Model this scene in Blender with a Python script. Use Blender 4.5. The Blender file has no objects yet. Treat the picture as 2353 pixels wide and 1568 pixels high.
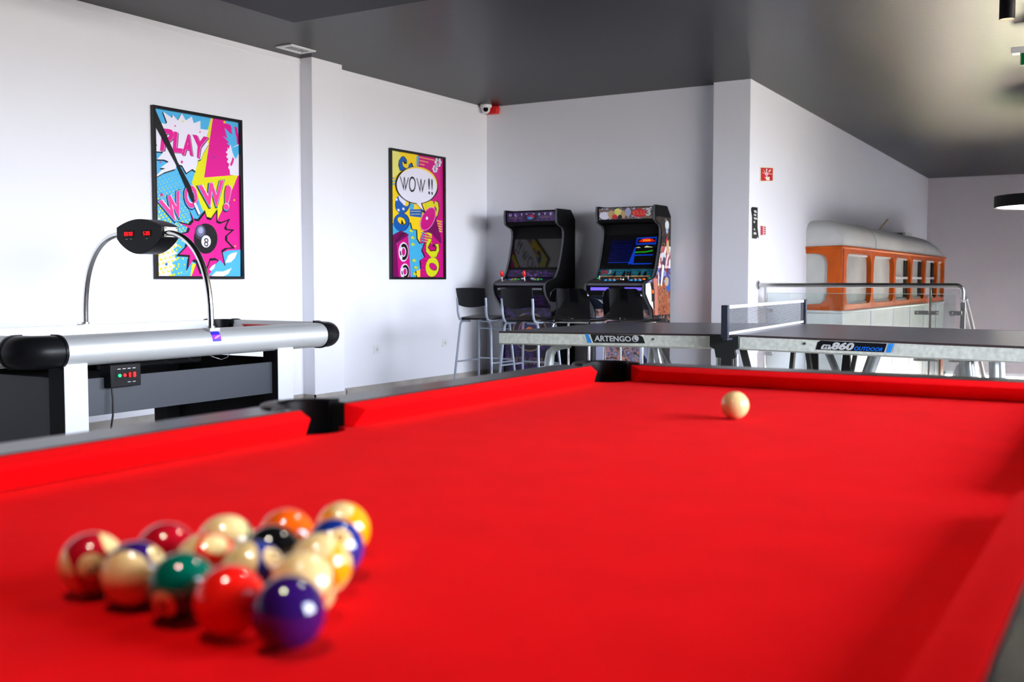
import bpy, math, random
from mathutils import Vector, Matrix
random.seed(7)
S = bpy.context.scene
COL = S.collection
PI = math.pi
# ------------------------------------------------------------------ camera maths (measured from the photograph)
F = 2432.0; CX, CY = 1176.5, 784.0
PITCH = math.atan(139/F)
YAW = math.atan2((2640-CX)*math.cos(PITCH), F)
CAM = Vector((0, 0, 1.05))
vf = Vector((-math.sin(YAW)*math.cos(PITCH), math.cos(YAW)*math.cos(PITCH), -math.sin(PITCH)))
vr = Vector((math.cos(YAW), math.sin(YAW), 0))
vu = vr.cross(vf)
def ray(x, y): return vf + vr*((x-CX)/F) - vu*((y-CY)/F)
def atz(x, y, z): d = ray(x, y); return CAM + d*((z-CAM.z)/d.z)
def atX(x, y, X): d = ray(x, y); return CAM + d*(X/d.x)
def atY(x, y, Y): d = ray(x, y); return CAM + d*(Y/d.y)

# ------------------------------------------------------------------ materials
MATS = {}
def srgb(c):
    if isinstance(c, str): c = tuple(int(c[i:i+2], 16) for i in (0, 2, 4))
    return tuple(((v/255)/12.92 if v/255 <= .04045 else ((v/255+.055)/1.055)**2.4) for v in c)
def mat(name, col, rough=.5, metal=0., spec=.5, coat=0., bump=0., bscale=60., vary=0., vscale=4., emit=None, estr=0., trans=0., ior=1.45, alpha=1., sheen=0., aniso=0., stretch=None):
    m = bpy.data.materials.new(name); m.use_nodes = True
    nt = m.node_tree; b = nt.nodes['Principled BSDF']
    lin = srgb(col) if (isinstance(col, str) or max(col) > 1.001) else tuple(col)
    b.inputs['Base Color'].default_value = (*lin, 1)
    b.inputs['Roughness'].default_value = rough
    b.inputs['Metallic'].default_value = metal
    b.inputs['Specular IOR Level'].default_value = spec
    b.inputs['Coat Weight'].default_value = coat
    b.inputs['Coat Roughness'].default_value = .05
    b.inputs['IOR'].default_value = ior
    b.inputs['Transmission Weight'].default_value = trans
    b.inputs['Alpha'].default_value = alpha
    b.inputs['Sheen Weight'].default_value = sheen
    b.inputs['Anisotropic'].default_value = aniso
    if emit is not None:
        b.inputs['Emission Color'].default_value = (*srgb(emit), 1); b.inputs['Emission Strength'].default_value = estr
    if bump or vary:
        tc = nt.nodes.new('ShaderNodeTexCoord'); mp = nt.nodes.new('ShaderNodeMapping')
        nt.links.new(tc.outputs['Object'], mp.inputs['Vector'])
        if stretch: mp.inputs['Scale'].default_value = stretch
    if bump:
        n = nt.nodes.new('ShaderNodeTexNoise'); n.inputs['Scale'].default_value = bscale; n.inputs['Detail'].default_value = 4
        nt.links.new(mp.outputs[0], n.inputs['Vector'])
        bp = nt.nodes.new('ShaderNodeBump'); bp.inputs['Strength'].default_value = bump; bp.inputs['Distance'].default_value = .002
        nt.links.new(n.outputs['Fac'], bp.inputs['Height']); nt.links.new(bp.outputs[0], b.inputs['Normal'])
    if vary:
        n = nt.nodes.new('ShaderNodeTexNoise'); n.inputs['Scale'].default_value = vscale; n.inputs['Detail'].default_value = 5
        nt.links.new(mp.outputs[0], n.inputs['Vector'])
        r = nt.nodes.new('ShaderNodeValToRGB')
        r.color_ramp.elements[0].position = .3; r.color_ramp.elements[1].position = .7
        r.color_ramp.elements[0].color = (*[v*(1-vary) for v in lin], 1)
        r.color_ramp.elements[1].color = (*[min(1, v*(1+vary)) for v in lin], 1)
        nt.links.new(n.outputs['Fac'], r.inputs['Fac']); nt.links.new(r.outputs[0], b.inputs['Base Color'])
    MATS[name] = m; return m

WALL = mat('wall_paint', (.81, .82, .875), .75, bump=.05, bscale=200)
CEIL = mat('ceiling_paint', (.007, .008, .0105), .34, spec=.22, bump=.35, bscale=5, stretch=(.6, 9, 1))
SOFFIT = mat('soffit_paint', (.010, .011, .0135), .6, spec=.3, bump=.1, bscale=20)
def tile_mat():
    m = mat('floor_tile', (.46, .42, .37), .35, vary=.12, vscale=3)
    nt = m.node_tree; b = nt.nodes['Principled BSDF']
    br = nt.nodes.new('ShaderNodeTexBrick'); br.inputs['Scale'].default_value = 1
    br.inputs['Brick Width'].default_value = 1.2; br.inputs['Row Height'].default_value = .6; br.inputs['Mortar Size'].default_value = .004
    br.inputs['Mortar'].default_value = (.25, .23, .2, 1)
    tc = nt.nodes.new('ShaderNodeTexCoord'); nt.links.new(tc.outputs['Object'], br.inputs['Vector'])
    src = b.inputs['Base Color'].links[0].from_socket
    nt.links.new(src, br.inputs['Color1']); nt.links.new(src, br.inputs['Color2']); nt.links.new(br.outputs['Color'], b.inputs['Base Color'])
    return m
TILE = tile_mat()
BASEB = mat('skirting_stone', (.40, .37, .335), .4, vary=.2, vscale=5)
BLACK = mat('black_plastic', (.006, .006, .0075), .36, spec=.2, bump=.05, bscale=300)
BLACKM = mat('black_matte', (.006, .006, .007), .6, spec=.2, bump=.03)
BLACKG = mat('black_gloss', (.004, .004, .005), .08, spec=.4, coat=.1, bump=.01, bscale=5)
WHITEP = mat('white_plastic', (.78, .79, .8), .4, bump=.02)
CHROME = mat('chrome', (.82, .82, .80), .12, 1, bump=.01)
STEEL = mat('brushed_steel', (.55, .54, .52), .28, 1, bump=.06, bscale=80, stretch=(1, 20, 20))
GREYTUBE = mat('grey_painted_tube', (.36, .41, .50), .35, .3, bump=.02)
ALU = mat('satin_aluminium', (.62, .64, .64), .42, .55, bump=.04, bscale=120, stretch=(20, 1, 20))
CLOTH = mat('red_billiard_cloth', (.66, .001, .003), .9, spec=.05, bump=.25, bscale=900, vary=.05, vscale=9, sheen=.025)
CLOTH.node_tree.nodes['Principled BSDF'].inputs['Sheen Tint'].default_value = (1, .25, .25, 1)
CLOTH.node_tree.nodes['Principled BSDF'].inputs['Sheen Roughness'].default_value = .4
RAIL = mat('black_rail_laminate', (.014, .015, .017), .24, spec=.25, bump=.02, bscale=30)
PPTOP = mat('tabletop_slate_blue', (.050, .053, .066), .28, spec=.9, bump=.05, bscale=150)
GALV = mat('galvanised_steel', (.70, .73, .64), .45, .05, bump=.15, bscale=90, vary=.16, vscale=45, stretch=(1, 3, 1))
RIM = mat('table_rim_dark', (.05, .035, .035), .4, bump=.02)
GLASS = mat('balustrade_glass', (.93, .98, .965), .02, trans=1, ior=1.45, bump=.0)
def thin_glass(name, tint):
    m = bpy.data.materials.new(name); m.use_nodes = True; nt = m.node_tree; nt.nodes.clear()
    o = nt.nodes.new('ShaderNodeOutputMaterial'); mx = nt.nodes.new('ShaderNodeMixShader'); t = nt.nodes.new('ShaderNodeBsdfTransparent'); g = nt.nodes.new('ShaderNodeBsdfGlossy')
    t.inputs['Color'].default_value = (*tint, 1); g.inputs['Roughness'].default_value = .03
    fr = nt.nodes.new('ShaderNodeFresnel'); fr.inputs['IOR'].default_value = 1.5
    ns = nt.nodes.new('ShaderNodeTexNoise'); ns.inputs['Scale'].default_value = 2
    mt = nt.nodes.new('ShaderNodeMath'); mt.operation = 'MULTIPLY_ADD'; mt.inputs[1].default_value = .04
    nt.links.new(ns.outputs['Fac'], mt.inputs[0]); nt.links.new(fr.outputs[0], mt.inputs[2])
    nt.links.new(mt.outputs[0], mx.inputs[0]); nt.links.new(t.outputs[0], mx.inputs[1]); nt.links.new(g.outputs[0], mx.inputs[2]); nt.links.new(mx.outputs[0], o.inputs[0])
    return m
PANE = thin_glass('balustrade_pane', (.92, .965, .955)); WPANE = thin_glass('window_pane', (.97, .975, .98))
POCK = mat('pocket_black', (.003, .003, .0035), .35, spec=.18, bump=.03)
ORANGE = mat('orange_bus_paint', (.52, .085, .002), .4, spec=.25, coat=.05, bump=.15, bscale=14, vary=.18, vscale=4)
BUSW = mat('white_bus_paint', (.66, .67, .65), .35, bump=.05, bscale=8, vary=.06, vscale=2)
BUSROOF = mat('grey_white_roof_paint', (.60, .60, .585), .45, bump=.05, bscale=8, vary=.06, vscale=3)
BUSPANE = mat('milky_window_glass', (.50, .51, .47), .25, spec=.5, vary=.2, vscale=1.6, bump=.01)
RED = mat('red_plastic', (.75, .01, .012), .25, bump=.01)
BLUE = mat('blue_plastic', (.02, .24, .75), .3, bump=.01)
YEL = mat('yellow_plastic', (.85, .45, .01), .3, bump=.01)
GRN = mat('green_plastic', (.01, .32, .12), .3, bump=.01)
ORB = mat('orange_plastic', (.9, .17, .01), .3, bump=.01)
def flat(name, col, rough=.35): return mat('print_'+name, col, rough, bump=.01, bscale=3)
P_ = dict(blue=flat('sky_blue', (78, 180, 232)), pink=flat('magenta', (226, 20, 148)), yel=flat('yellow', (228, 224, 20)), white=flat('white', (232, 230, 246)), blk=flat('black', (14, 14, 20)),
          pink2=flat('pink', (244, 60, 150)), navy=flat('navy', (20, 40, 90)), cob=flat('cobalt', (20, 92, 180)), gold=flat('golden', (250, 212, 22)), lyel=flat('pale_yellow', (232, 226, 120)),
          mag=flat('deep_magenta', (208, 16, 130)), plum=flat('plum', (120, 10, 90)), sky=flat('azure', (70, 176, 224)), gr1=flat('ball_grey', (60, 60, 80)), gr2=flat('ball_light', (110, 112, 146)), gr3=flat('ball_highlight', (168, 172, 204)),
          lpink=flat('light_pink', (240, 150, 210)), red=flat('signal_red', (216, 22, 40)), cream=flat('cream', (236, 236, 214)), grn=flat('sign_green', (0, 120, 60)), lime=flat('lime', (216, 220, 30)),
          lgrey=flat('light_grey', (205, 208, 208)), dgrey=flat('panel_dark', (30, 34, 30)), sblue=flat('stripe_blue', (48, 150, 236)), lb=flat('lettering_blue', (20, 120, 240)), ltan=flat('tan', (200, 170, 120)))

# ------------------------------------------------------------------ mesh builder
class MB:
    def __init__(s): s.v = []; s.f = []; s.m = []; s.mats = []; s.sm = []
    def mi(s, m):
        if m not in s.mats: s.mats.append(m)
        return s.mats.index(m)
    def add(s, vs, fs, m, smooth=True):
        o = len(s.v); s.v += [Vector(p) for p in vs]; k = s.mi(m)
        for f in fs: s.f.append([i+o for i in f]); s.m.append(k); s.sm.append(smooth)
        return s
    def box(s, x0, x1, y0, y1, z0, z1, m, M=None):
        vs = [Vector((x, y, z)) for z in (z0, z1) for y in (y0, y1) for x in (x0, x1)]
        if M: vs = [M @ p for p in vs]
        return s.add(vs, [(0, 2, 3, 1), (4, 5, 7, 6), (0, 1, 5, 4), (2, 6, 7, 3), (0, 4, 6, 2), (1, 3, 7, 5)], m, False)
    def bar(s, a, b, w, h, m, up=(0, 0, 1)):
        a = Vector(a); b = Vector(b); d = (b-a).normalized(); u = Vector(up)
        if abs(d.dot(u)) > .98: u = Vector((0, 1, 0))
        sx = d.cross(u).normalized()*w/2; sz = sx.cross(d).normalized()*h/2
        vs = [p+i*sx+j*sz for p in (a, b) for j in (-1, 1) for i in (-1, 1)]
        return s.add(vs, [(0, 2, 3, 1), (4, 5, 7, 6), (0, 1, 5, 4), (2, 6, 7, 3), (0, 4, 6, 2), (1, 3, 7, 5)], m, False)
    def tube(s, pts, r, m, n=12, cap=True, sq=None):
        pts = [Vector(p) for p in pts]; rings = []
        up = None
        rs = r if isinstance(r, (list, tuple)) else [r]*len(pts)
        for i, p in enumerate(pts):
            t = (pts[min(i+1, len(pts)-1)]-pts[max(i-1, 0)]).normalized()
            if up is None:
                up = Vector((0, 0, 1)) if abs(t.z) < .9 else Vector((0, 1, 0))
            up = (up - t*up.dot(t)).normalized(); sd = t.cross(up)
            rings.append([p + (up*math.cos(2*PI*k/n) + sd*math.sin(2*PI*k/n))*rs[i] for k in range(n)])
        vs = [q for R in rings for q in R]; fs = []
        for i in range(len(pts)-1):
            for k in range(n): fs.append((i*n+k, i*n+(k+1) % n, (i+1)*n+(k+1) % n, (i+1)*n+k))
        if cap: fs += [tuple(reversed(range(n))), tuple(range((len(pts)-1)*n, len(pts)*n))]
        return s.add(vs, fs, m)
    def cyl(s, a, b, r, m, n=24, r2=None): return s.tube([a, b], [r, r if r2 is None else r2], m, n)
    def prism(s, poly, axis, a, b, m, smooth=False):
        # poly: 2-D points; axis 'x' -> (y,z), 'y' -> (x,z), 'z' -> (x,y)
        def P(q, t): return {'x': (t, q[0], q[1]), 'y': (q[0], t, q[1]), 'z': (q[0], q[1], t)}[axis]
        n = len(poly); vs = [P(q, a) for q in poly]+[P(q, b) for q in poly]
        fs = [(i, (i+1) % n, (i+1) % n+n, i+n) for i in range(n)]
        return s.add(vs, fs+[tuple(reversed(range(n))), tuple(range(n, 2*n))], m, smooth)
    def lathe(s, prof, c, m, n=32, a0=0., a1=2*PI, M=None, closed=False):
        full = abs(a1-a0-2*PI) < 1e-6; k = n if full else n+1; vs = []
        for j in range(k):
            a = a0+(a1-a0)*j/n
            for r, z in prof: vs.append(Vector((c[0]+r*math.cos(a), c[1]+r*math.sin(a), c[2]+z)))
        if M: vs = [M @ (p-Vector(c))+Vector(c) for p in vs]
        L = len(prof); fs = []
        LL = L if closed else L-1
        for j in range(n):
            j2 = (j+1) % k
            for i in range(LL):
                fs.append((j*L+i, j2*L+i, j2*L+(i+1) % L, j*L+(i+1) % L))
        if not full and closed: fs += [tuple(range(L)), tuple(reversed(range((k-1)*L, k*L)))]
        return s.add(vs, fs, m)
    def poly(s, pts, m): return s.add(pts, [tuple(range(len(pts)))], m, False)
    def sphere(s, c, r, m, n=24, h=12, sc=(1, 1, 1)):
        pr = [(max(1e-5, r*math.sin(PI*i/h)), -r*math.cos(PI*i/h)) for i in range(h+1)]
        o = len(s.v); s.lathe(pr, (0, 0, 0), m, n)
        for i in range(o, len(s.v)): v = s.v[i]; s.v[i] = Vector((c[0]+v.x*sc[0], c[1]+v.y*sc[1], c[2]+v.z*sc[2]))
        return s
    def xf(s, M):
        s.v = [M @ p for p in s.v]; return s
    def build(s, name, parent=None, origin=None, bevel=0., kind=None, label=None, angle=35, segs=2):
        me = bpy.data.meshes.new(name)
        off = Vector(origin) if origin is not None else (Vector(parent['_o']) if parent is not None and '_o' in parent else Vector((0, 0, 0)))
        me.from_pydata([p-off for p in s.v], [], s.f)
        for m in s.mats: me.materials.append(m)
        me.polygons.foreach_set('material_index', s.m)
        me.polygons.foreach_set('use_smooth', s.sm)
        me.update(); 
        try: me.set_sharp_from_angle(angle=math.radians(angle))
        except Exception: pass
        o = bpy.data.objects.new(name, me); COL.objects.link(o)
        if parent is not None: o.parent = parent
        elif origin is not None: o.location = origin
        if parent is not None and '_o' in parent and parent.type == 'MESH': pass
        if bevel:
            b = o.modifiers.new('bevel', 'BEVEL'); b.width = bevel; b.segments = segs; b.limit_method = 'ANGLE'; b.angle_limit = math.radians(40)
        if kind: o['kind'] = kind
        if label: o['label'] = label
        OFF[o.name] = off
        return o
OFF = {}
def thing(name, label, cat, loc, group=None, world=True, rz=0):
    """Empty at the base of a thing; parts are given in world coordinates (world=True) or local ones."""
    o = bpy.data.objects.new(name, None); o.empty_display_size = .1; COL.objects.link(o)
    o.location = loc; o.rotation_euler = (0, 0, rz)
    o['label'] = label; o['category'] = cat
    if group: o['group'] = group
    OFF[o.name] = Vector(loc) if world else Vector((0, 0, 0))
    return o
def part(mb, name, parent, bevel=0., label=None, kind=None, angle=35, segs=2):
    off = OFF[parent.name]
    o = mb.build(name, None, origin=None, bevel=bevel, label=label, kind=kind, angle=angle, segs=segs)
    o.data.transform(Matrix.Translation(-off)); o.parent = parent; OFF[o.name] = off
    return o
def tag(o, label, cat, group=None):
    o['label'] = label; o['category'] = cat
    if group: o['group'] = group
    return o
def single(mb, name, label, cat, loc, group=None, bevel=0., angle=35):
    o = mb.build(name, None, origin=loc, bevel=bevel, angle=angle)
    return tag(o, label, cat, group)
def struct(mb, name, bevel=0.):
    o = mb.build(name, None, bevel=bevel); o['kind'] = 'structure'; return o
def dup(root, loc, label, rz=0., group=None):
    r = root.copy(); COL.objects.link(r); r.location = loc; r.rotation_euler = (0, 0, rz); r['label'] = label
    if group: r['group'] = group
    OFF[r.name] = Vector((0, 0, 0))
    for ch in list(root.children):
        c = ch.copy(); COL.objects.link(c); c.parent = r
        for g in list(ch.children):
            d = g.copy(); COL.objects.link(d); d.parent = c
    return r
# text -> flat polygons
_tc = {}
def text2d(body, bold=0., shear=0.):
    key = (body, bold, shear)
    if key in _tc: return _tc[key]
    cu = bpy.data.curves.new('t', 'FONT'); cu.body = body; cu.size = 1; cu.offset = bold; cu.shear = shear; cu.resolution_u = 3; cu.fill_mode = 'BOTH' if hasattr(cu, 'fill_mode') else 'BOTH'
    ob = bpy.data.objects.new('t', cu); COL.objects.link(ob)
    dg = bpy.context.evaluated_depsgraph_get(); me = bpy.data.meshes.new_from_object(ob.evaluated_get(dg))
    vs = [(v.co.x, v.co.y) for v in me.vertices]; fs = [tuple(p.vertices) for p in me.polygons]
    bpy.data.objects.remove(ob); bpy.data.curves.remove(cu); bpy.data.meshes.remove(me)
    x0 = min(v[0] for v in vs); x1 = max(v[0] for v in vs); y0 = min(v[1] for v in vs); y1 = max(v[1] for v in vs)
    out = ([((x-x0)/(x1-x0), (y-y0)/(y1-y0)) for x, y in vs], fs, (x1-x0)/(y1-y0)); _tc[key] = out
    return out
def text_on(mb, body, m, fn, bold=0., shear=0.):
    vs, fs, _ = text2d(body, bold, shear)
    mb.add([fn(u, v) for u, v in vs], fs, m, False)
def quad_fn(to3, TL, TR, BR, BL, layer):
    def fn(u, v):
        t = (TL[0]+(TR[0]-TL[0])*u, TL[1]+(TR[1]-TL[1])*u); b = (BL[0]+(BR[0]-BL[0])*u, BL[1]+(BR[1]-BL[1])*u)
        return to3((b[0]+(t[0]-b[0])*v, b[1]+(t[1]-b[1])*v), layer)
    return fn

# ================================================================== ROOM
XL, YB, ZC = -6.18, 9.755, 2.916
XR0, XR1, YFAR = -3.214, -3.511, 20.63
def wallx(Y): return XR0+(XR1-XR0)*(Y-9.64)/(20.615-9.64)
XE, YN, ZLOW = 2.5, -7.0, -3.3
m = MB(); m.box(XL-.2, XL, YN, YB+.2, -.3, 3.3, WALL); struct(m, 'wall_left')
m = MB(); m.box(XL, -3.576, YB, YB+.2, -.3, 3.3, WALL); struct(m, 'wall_back')
m = MB(); m.box(XL, -6.05, 6.82, 7.21, 0, 2.95, WALL); struct(m, 'wall_left_pillar', .004)
m = MB(); m.box(-3.576, XR0, 9.645, 9.70, ZLOW, 3.3, WALL); struct(m, 'wall_back_pillar', .004)
m = MB(); m.prism([(wallx(9.7), 9.7), (wallx(YFAR+.2), YFAR+.2), (XR1-.25, YFAR+.2), (-3.576, 9.70)], 'z', ZLOW, 3.3, WALL); struct(m, 'wall_right')
XW = .9
# far wall with the low window
wz0, wz1 = ZLOW+.05, -.60
m = MB(); FARP = mat('far_wall_paint_dimmed', (.60, .55, .57), .75, bump=.05, bscale=200)  # white wall toned down to mauve-grey, dim light put into its colour
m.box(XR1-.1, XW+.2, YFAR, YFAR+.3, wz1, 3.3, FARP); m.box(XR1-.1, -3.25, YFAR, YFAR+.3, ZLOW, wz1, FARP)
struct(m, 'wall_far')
m = MB()
for x in (-3.25, -1.83, -.5, XW-.1): m.box(x, x+.10, YFAR+.05, YFAR+.15, wz0, wz1, WHITEP)
m.box(-3.25, XW, YFAR+.05, YFAR+.15, wz1-.06, wz1, WHITEP); m.box(-3.25, XW, YFAR+.05, YFAR+.15, wz0, wz0+.06, WHITEP)
wf = struct(m, 'window_1')
m = MB(); m.box(-3.2, XW, YFAR+.095, YFAR+.105, wz0, wz1, WPANE); part(m, 'pane', wf)
# side (window) wall, out of frame to the right, and near wall behind the camera
EW = [(1.1, 5.0, .9, 2.65), (5.5, 9.3, .9, 2.65)]
GREYP = mat('window_wall_paint_grey', (.22, .22, .24), .7, bump=.05)  # unseen wall kept dark to cut light bounced onto the table
m = MB(); ys = [YN]
for a, b, c, d in EW:
    m.box(XE, XE+.2, ys[-1], a, -.3, 3.3, GREYP); m.box(XE, XE+.2, a, b, -.3, c, GREYP); m.box(XE, XE+.2, a, b, d, 3.3, GREYP); ys.append(b)
m.box(XE, XE+.2, ys[-1], 9.99, -.3, 3.3, GREYP)
struct(m, 'wall_window_side')
for i, (a, b, c, d) in enumerate(EW):
    m = MB(); n = 3
    for k in range(n+1): y = a+(b-a)*k/n; m.box(XE+.06, XE+.12, y-.03, y+.03, c, d, BLACK)
    m.box(XE+.06, XE+.12, a, b, c, c+.06, BLACK); m.box(XE+.06, XE+.12, a, b, d-.06, d, BLACK)
    w = struct(m, 'window_%d' % (i+3)); g = MB(); g.box(XE+.085, XE+.095, a, b, c, d, WPANE); part(g, 'pane', w)
m = MB(); m.box(XL-.2, XE+.2, YN-.2, YN, -.3, 3.3, mat('wall_paint_grey', (.16, .16, .17), .7, bump=.05)); struct(m, 'wall_near')  # unseen wall behind the camera, darkened for less bounce on the cushions
m = MB(); XW = .9; lw = (10.8, 14.6, ZLOW+.05, -1.1)
m.box(XW, XW+.2, 9.99, lw[0], ZLOW, ZC, WALL); m.box(XW, XW+.2, lw[1], YFAR, ZLOW, ZC, WALL); m.box(XW, XW+.2, lw[0], lw[1], lw[3], ZC, WALL); m.box(XW, XE+.2, 9.79, 9.99, ZLOW, ZC, WALL); struct(m, 'wall_added_shield')  # unseen wall added to keep side-window light off the far wall
m = MB()
for k in range(6): y = lw[0]+(lw[1]-lw[0])*k/5; m.box(XW+.05, XW+.12, y-.03, y+.03, lw[2], lw[3], WHITEP)
m.box(XW+.05, XW+.12, lw[0], lw[1], lw[3]-.06, lw[3], WHITEP); w = struct(m, 'window_2'); g = MB(); g.box(XW+.08, XW+.09, lw[0], lw[1], lw[2], lw[3], WPANE); part(g, 'pane', w)  # unseen low window added to brighten the lower bus body
# floors
m = MB(); m.box(XL-.2, XE+.2, YN-.2, 9.99, -.3, 0, TILE); struct(m, 'floor')
m = MB(); m.box(XR1-.2, XW+.2, 9.99, YFAR+.3, ZLOW-.2, ZLOW, mat('lower_floor_low_bounce', (.10, .07, .05), .4, vary=.25, vscale=4)); m.box(XR0-.1, XE+.2, 9.95, 9.99, ZLOW, -.3, WALL); struct(m, 'floor_lower')  # lower floor darkened so less light bounces up to the far wall
# ceiling
m = MB(); m.box(XL-.2, XE+.2, YN-.2, YFAR+.3, ZC, ZC+.15, CEIL); struct(m, 'ceiling')
m = MB(); m.box(-4.8, XE, YN, 5.243, 2.72, ZC, SOFFIT); struct(m, 'ceiling_soffit')
# skirting
bb = MB(); bb.box(XL, XL+.012, YN, 6.82, 0, .08, BASEB); bb.box(XL, XL+.012, 7.21, YB, 0, .08, BASEB); bb.box(XL+.13, XL+.142, 6.808, 7.222, 0, .08, BASEB); bb.box(XL, XL+.142, 6.808, 6.82, 0, .08, BASEB)
bb.box(XL, XL+.142, 7.21, 7.222, 0, .08, BASEB); struct(bb, 'baseboard_left')
bb = MB(); bb.box(XL+.012, -3.576, YB-.012, YB, 0, .08, BASEB); bb.box(-3.588, XR0, 9.633, 9.645, 0, .08, BASEB); struct(bb, 'baseboard_back')
# plaster shadow-gap trims just below the ceiling
t = MB(); t.box(XL, XL+.006, YN, 6.82, ZC-.045, ZC-.02, WALL); t.box(XL, XL+.006, 7.21, YB, ZC-.045, ZC-.02, WALL); struct(t, 'trim_1')
# lower-level stair parapet seen past the glass
m = MB(); Xp = -2.45
m.prism([(13.4, ZLOW), (19.6, ZLOW), (19.6, .02), (18.6, -.10), (13.4, -1.62)], 'x', Xp-.12, Xp, WALL)
struct(m, 'wall_stair_parapet')
# outside greenery beyond the low window
HEDGE = mat('hedge_leaves', (.03, .06, .018), .7, vary=.5, vscale=9, bump=1, bscale=20)
for i, (x, r, h) in enumerate([(-2.4, .9, 1.5), (-.4, 1.0, 1.35), (1.6, .9, 1.6), (3.9, 1.2, 1.4)]):
    m = MB(); m.sphere((0, 0, 0), 1, HEDGE, 28, 16)
    for k, v in enumerate(m.v): m.v[k] = v*(1+.12*math.sin(v.x*9+i)*math.sin(v.y*11)*math.cos(v.z*8)+random.uniform(-.04, .04))
    m.v = [Vector((x+v.x*r, 23.6+.3*i+v.y*.8, ZLOW+h*.5+v.z*h*.52)) for v in m.v]
    single(m, 'hedge_bush', ['green bush outside the low far window, beside the white bus wall', 'green bush outside the low window behind the stair rail', 'green bush outside the low window right of the stair rail', 'green bush outside the low window at the frame edge'][i], 'bush', (x, 23.6+.3*i, ZLOW), 'bushes outside the low window', angle=180)
TERR = mat('terrace_bounce', (.66, .58, .50), .7, vary=.08, vscale=3)  # pale ground added outside to throw sunlight up onto the ceiling
m = MB(); m.box(-14, 24, YFAR+.3, 46, ZLOW-.2, ZLOW-.02, TERR); m.box(XW+.2, 24, 9.5, YFAR+.3, ZLOW-.2, ZLOW-.02, TERR); struct(m, 'ground_bounce')
# stairs going down behind the balustrade
m = MB()
for k in range(14):
    y = 10.0+k*.29; m.box(-1.38, .6, y, y+.29, -.18*(k+1)-.12, -.18*(k+1), TILE)
struct(m, 'floor_stairs')

# ================================================================== POSTERS
FR = mat('poster_frame_black', (.010, .010, .012), .3, bump=.02)
def clip(poly, y0, y1, z0, z1):
    def cut(p, ins, inter):
        out = []
        for i in range(len(p)):
            a, b = p[i-1], p[i]
            if ins(b):
                if not ins(a): out.append(inter(a, b))
                out.append(b)
            elif ins(a): out.append(inter(a, b))
        return out
    for ax, lim, sg in ((0, y0, 1), (0, y1, -1), (1, z0, 1), (1, z1, -1)):
        poly = cut(poly, lambda q: (q[ax]-lim)*sg >= 0, lambda a, b: tuple(a[k]+(b[k]-a[k])*((lim-a[ax])/(b[ax]-a[ax])) for k in (0, 1)))
        if len(poly) < 3: return None
    return poly
class Art:
    """flat print on the left wall; coordinates are those of an enlarged crop of the print, carried onto the wall plane"""
    def __init__(s, ox, oy, sc, X, rect): s.hold = False; s.mb = MB(); s.ox, s.oy, s.sc, s.X, s.rect = ox, oy, sc, X, rect; s.n = 0
    def p3(s, q, layer=None):
        p = atX(s.ox+q[0]/s.sc, s.oy+q[1]/s.sc, s.X); return Vector((s.X+.00012*(s.n if layer is None else layer), p.y, p.z))
    def P(s, pts, m):
        s.n += 0 if s.hold else 1; yz = [(v.y, v.z) for v in (s.p3(q) for q in pts)]
        yz = clip(yz, *s.rect)
        if yz and len(yz) > 2: s.mb.poly([(s.X+.00012*s.n, a, b) for a, b in yz], m)
    def E(s, cx, cy, rx, ry, m, rot=0., n=28):
        c, d = math.cos(rot), math.sin(rot)
        s.P([(cx+rx*math.cos(2*PI*i/n)*c-ry*math.sin(2*PI*i/n)*d, cy+rx*math.cos(2*PI*i/n)*d+ry*math.sin(2*PI*i/n)*c) for i in range(n)], m)
    def T(s, body, m, TL, TR, BR, BL, bold=.0, shear=0.):
        s.n += 1; text_on(s.mb, body, m, quad_fn(lambda q, l: s.p3(q, l), TL, TR, BR, BL, s.n), bold, shear)
def off(pts, dx, dy): return [(x+dx, y+dy) for x, y in pts]
def grow(pts, k, c=None):
    c = c or (sum(p[0] for p in pts)/len(pts), sum(p[1] for p in pts)/len(pts))
    return [(c[0]+(x-c[0])*k, c[1]+(y-c[1])*k) for x, y in pts]
def frame_poster(name, label, y0, y1, z0, z1, art, fw=.022, dep=.032):
    t = thing(name, label, 'poster', (XL, (y0+y1)/2, z0))
    f = MB(); x0, x1 = XL+.0005, XL+dep
    f.box(x0, x1, y0, y0+fw, z0, z1, FR); f.box(x0, x1, y1-fw, y1, z0, z1, FR); f.box(x0, x1, y0+fw, y1-fw, z0, z0+fw, FR); f.box(x0, x1, y0+fw, y1-fw, z1-fw, z1, FR)
    f.box(x0, x0+.004, y0+fw, y1-fw, z0+fw, z1-fw, FR)
    part(f, 'frame', t, .0015); part(art.mb, 'print', t)
    return t
# --- poster 1
Y0, Y1, Z0, Z1 = 5.245, 6.117, 1.061, 2.309
A = Art(310, 220, 3.563, XL+.008, (Y0+.015, Y1-.015, Z0+.015, Z1-.015)); p = A.P
p([(100, 60), (870, 190), (880, 1510), (100, 1510)], P_['blue'])
p([(637, 150), (870, 200), (860, 1290), (860, 1500), (455, 1500), (520, 1330), (600, 1100), (640, 600)], P_['pink'])
p([(637, 150), (870, 200), (845, 650), (566, 671)], P_['pink'])
p([(628, 170), (640, 170), (566, 671), (845, 648), (800, 760), (664, 1040), (600, 1010), (560, 950), (466, 712)], P_['yel'])
p([(455, 1500), (500, 1380), (470, 1370), (450, 1500)], P_['yel'])
p([(750, 200), (850, 228), (850, 340), (835, 260), (812, 250), (828, 345), (800, 300), (783, 240), (735, 222)], P_['blue'])
p([(733, 262), (770, 300), (800, 320), (785, 275), (830, 335), (838, 440), (812, 480), (790, 420), (750, 390), (770, 385), (720, 330), (757, 352)], P_['blue'])
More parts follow.
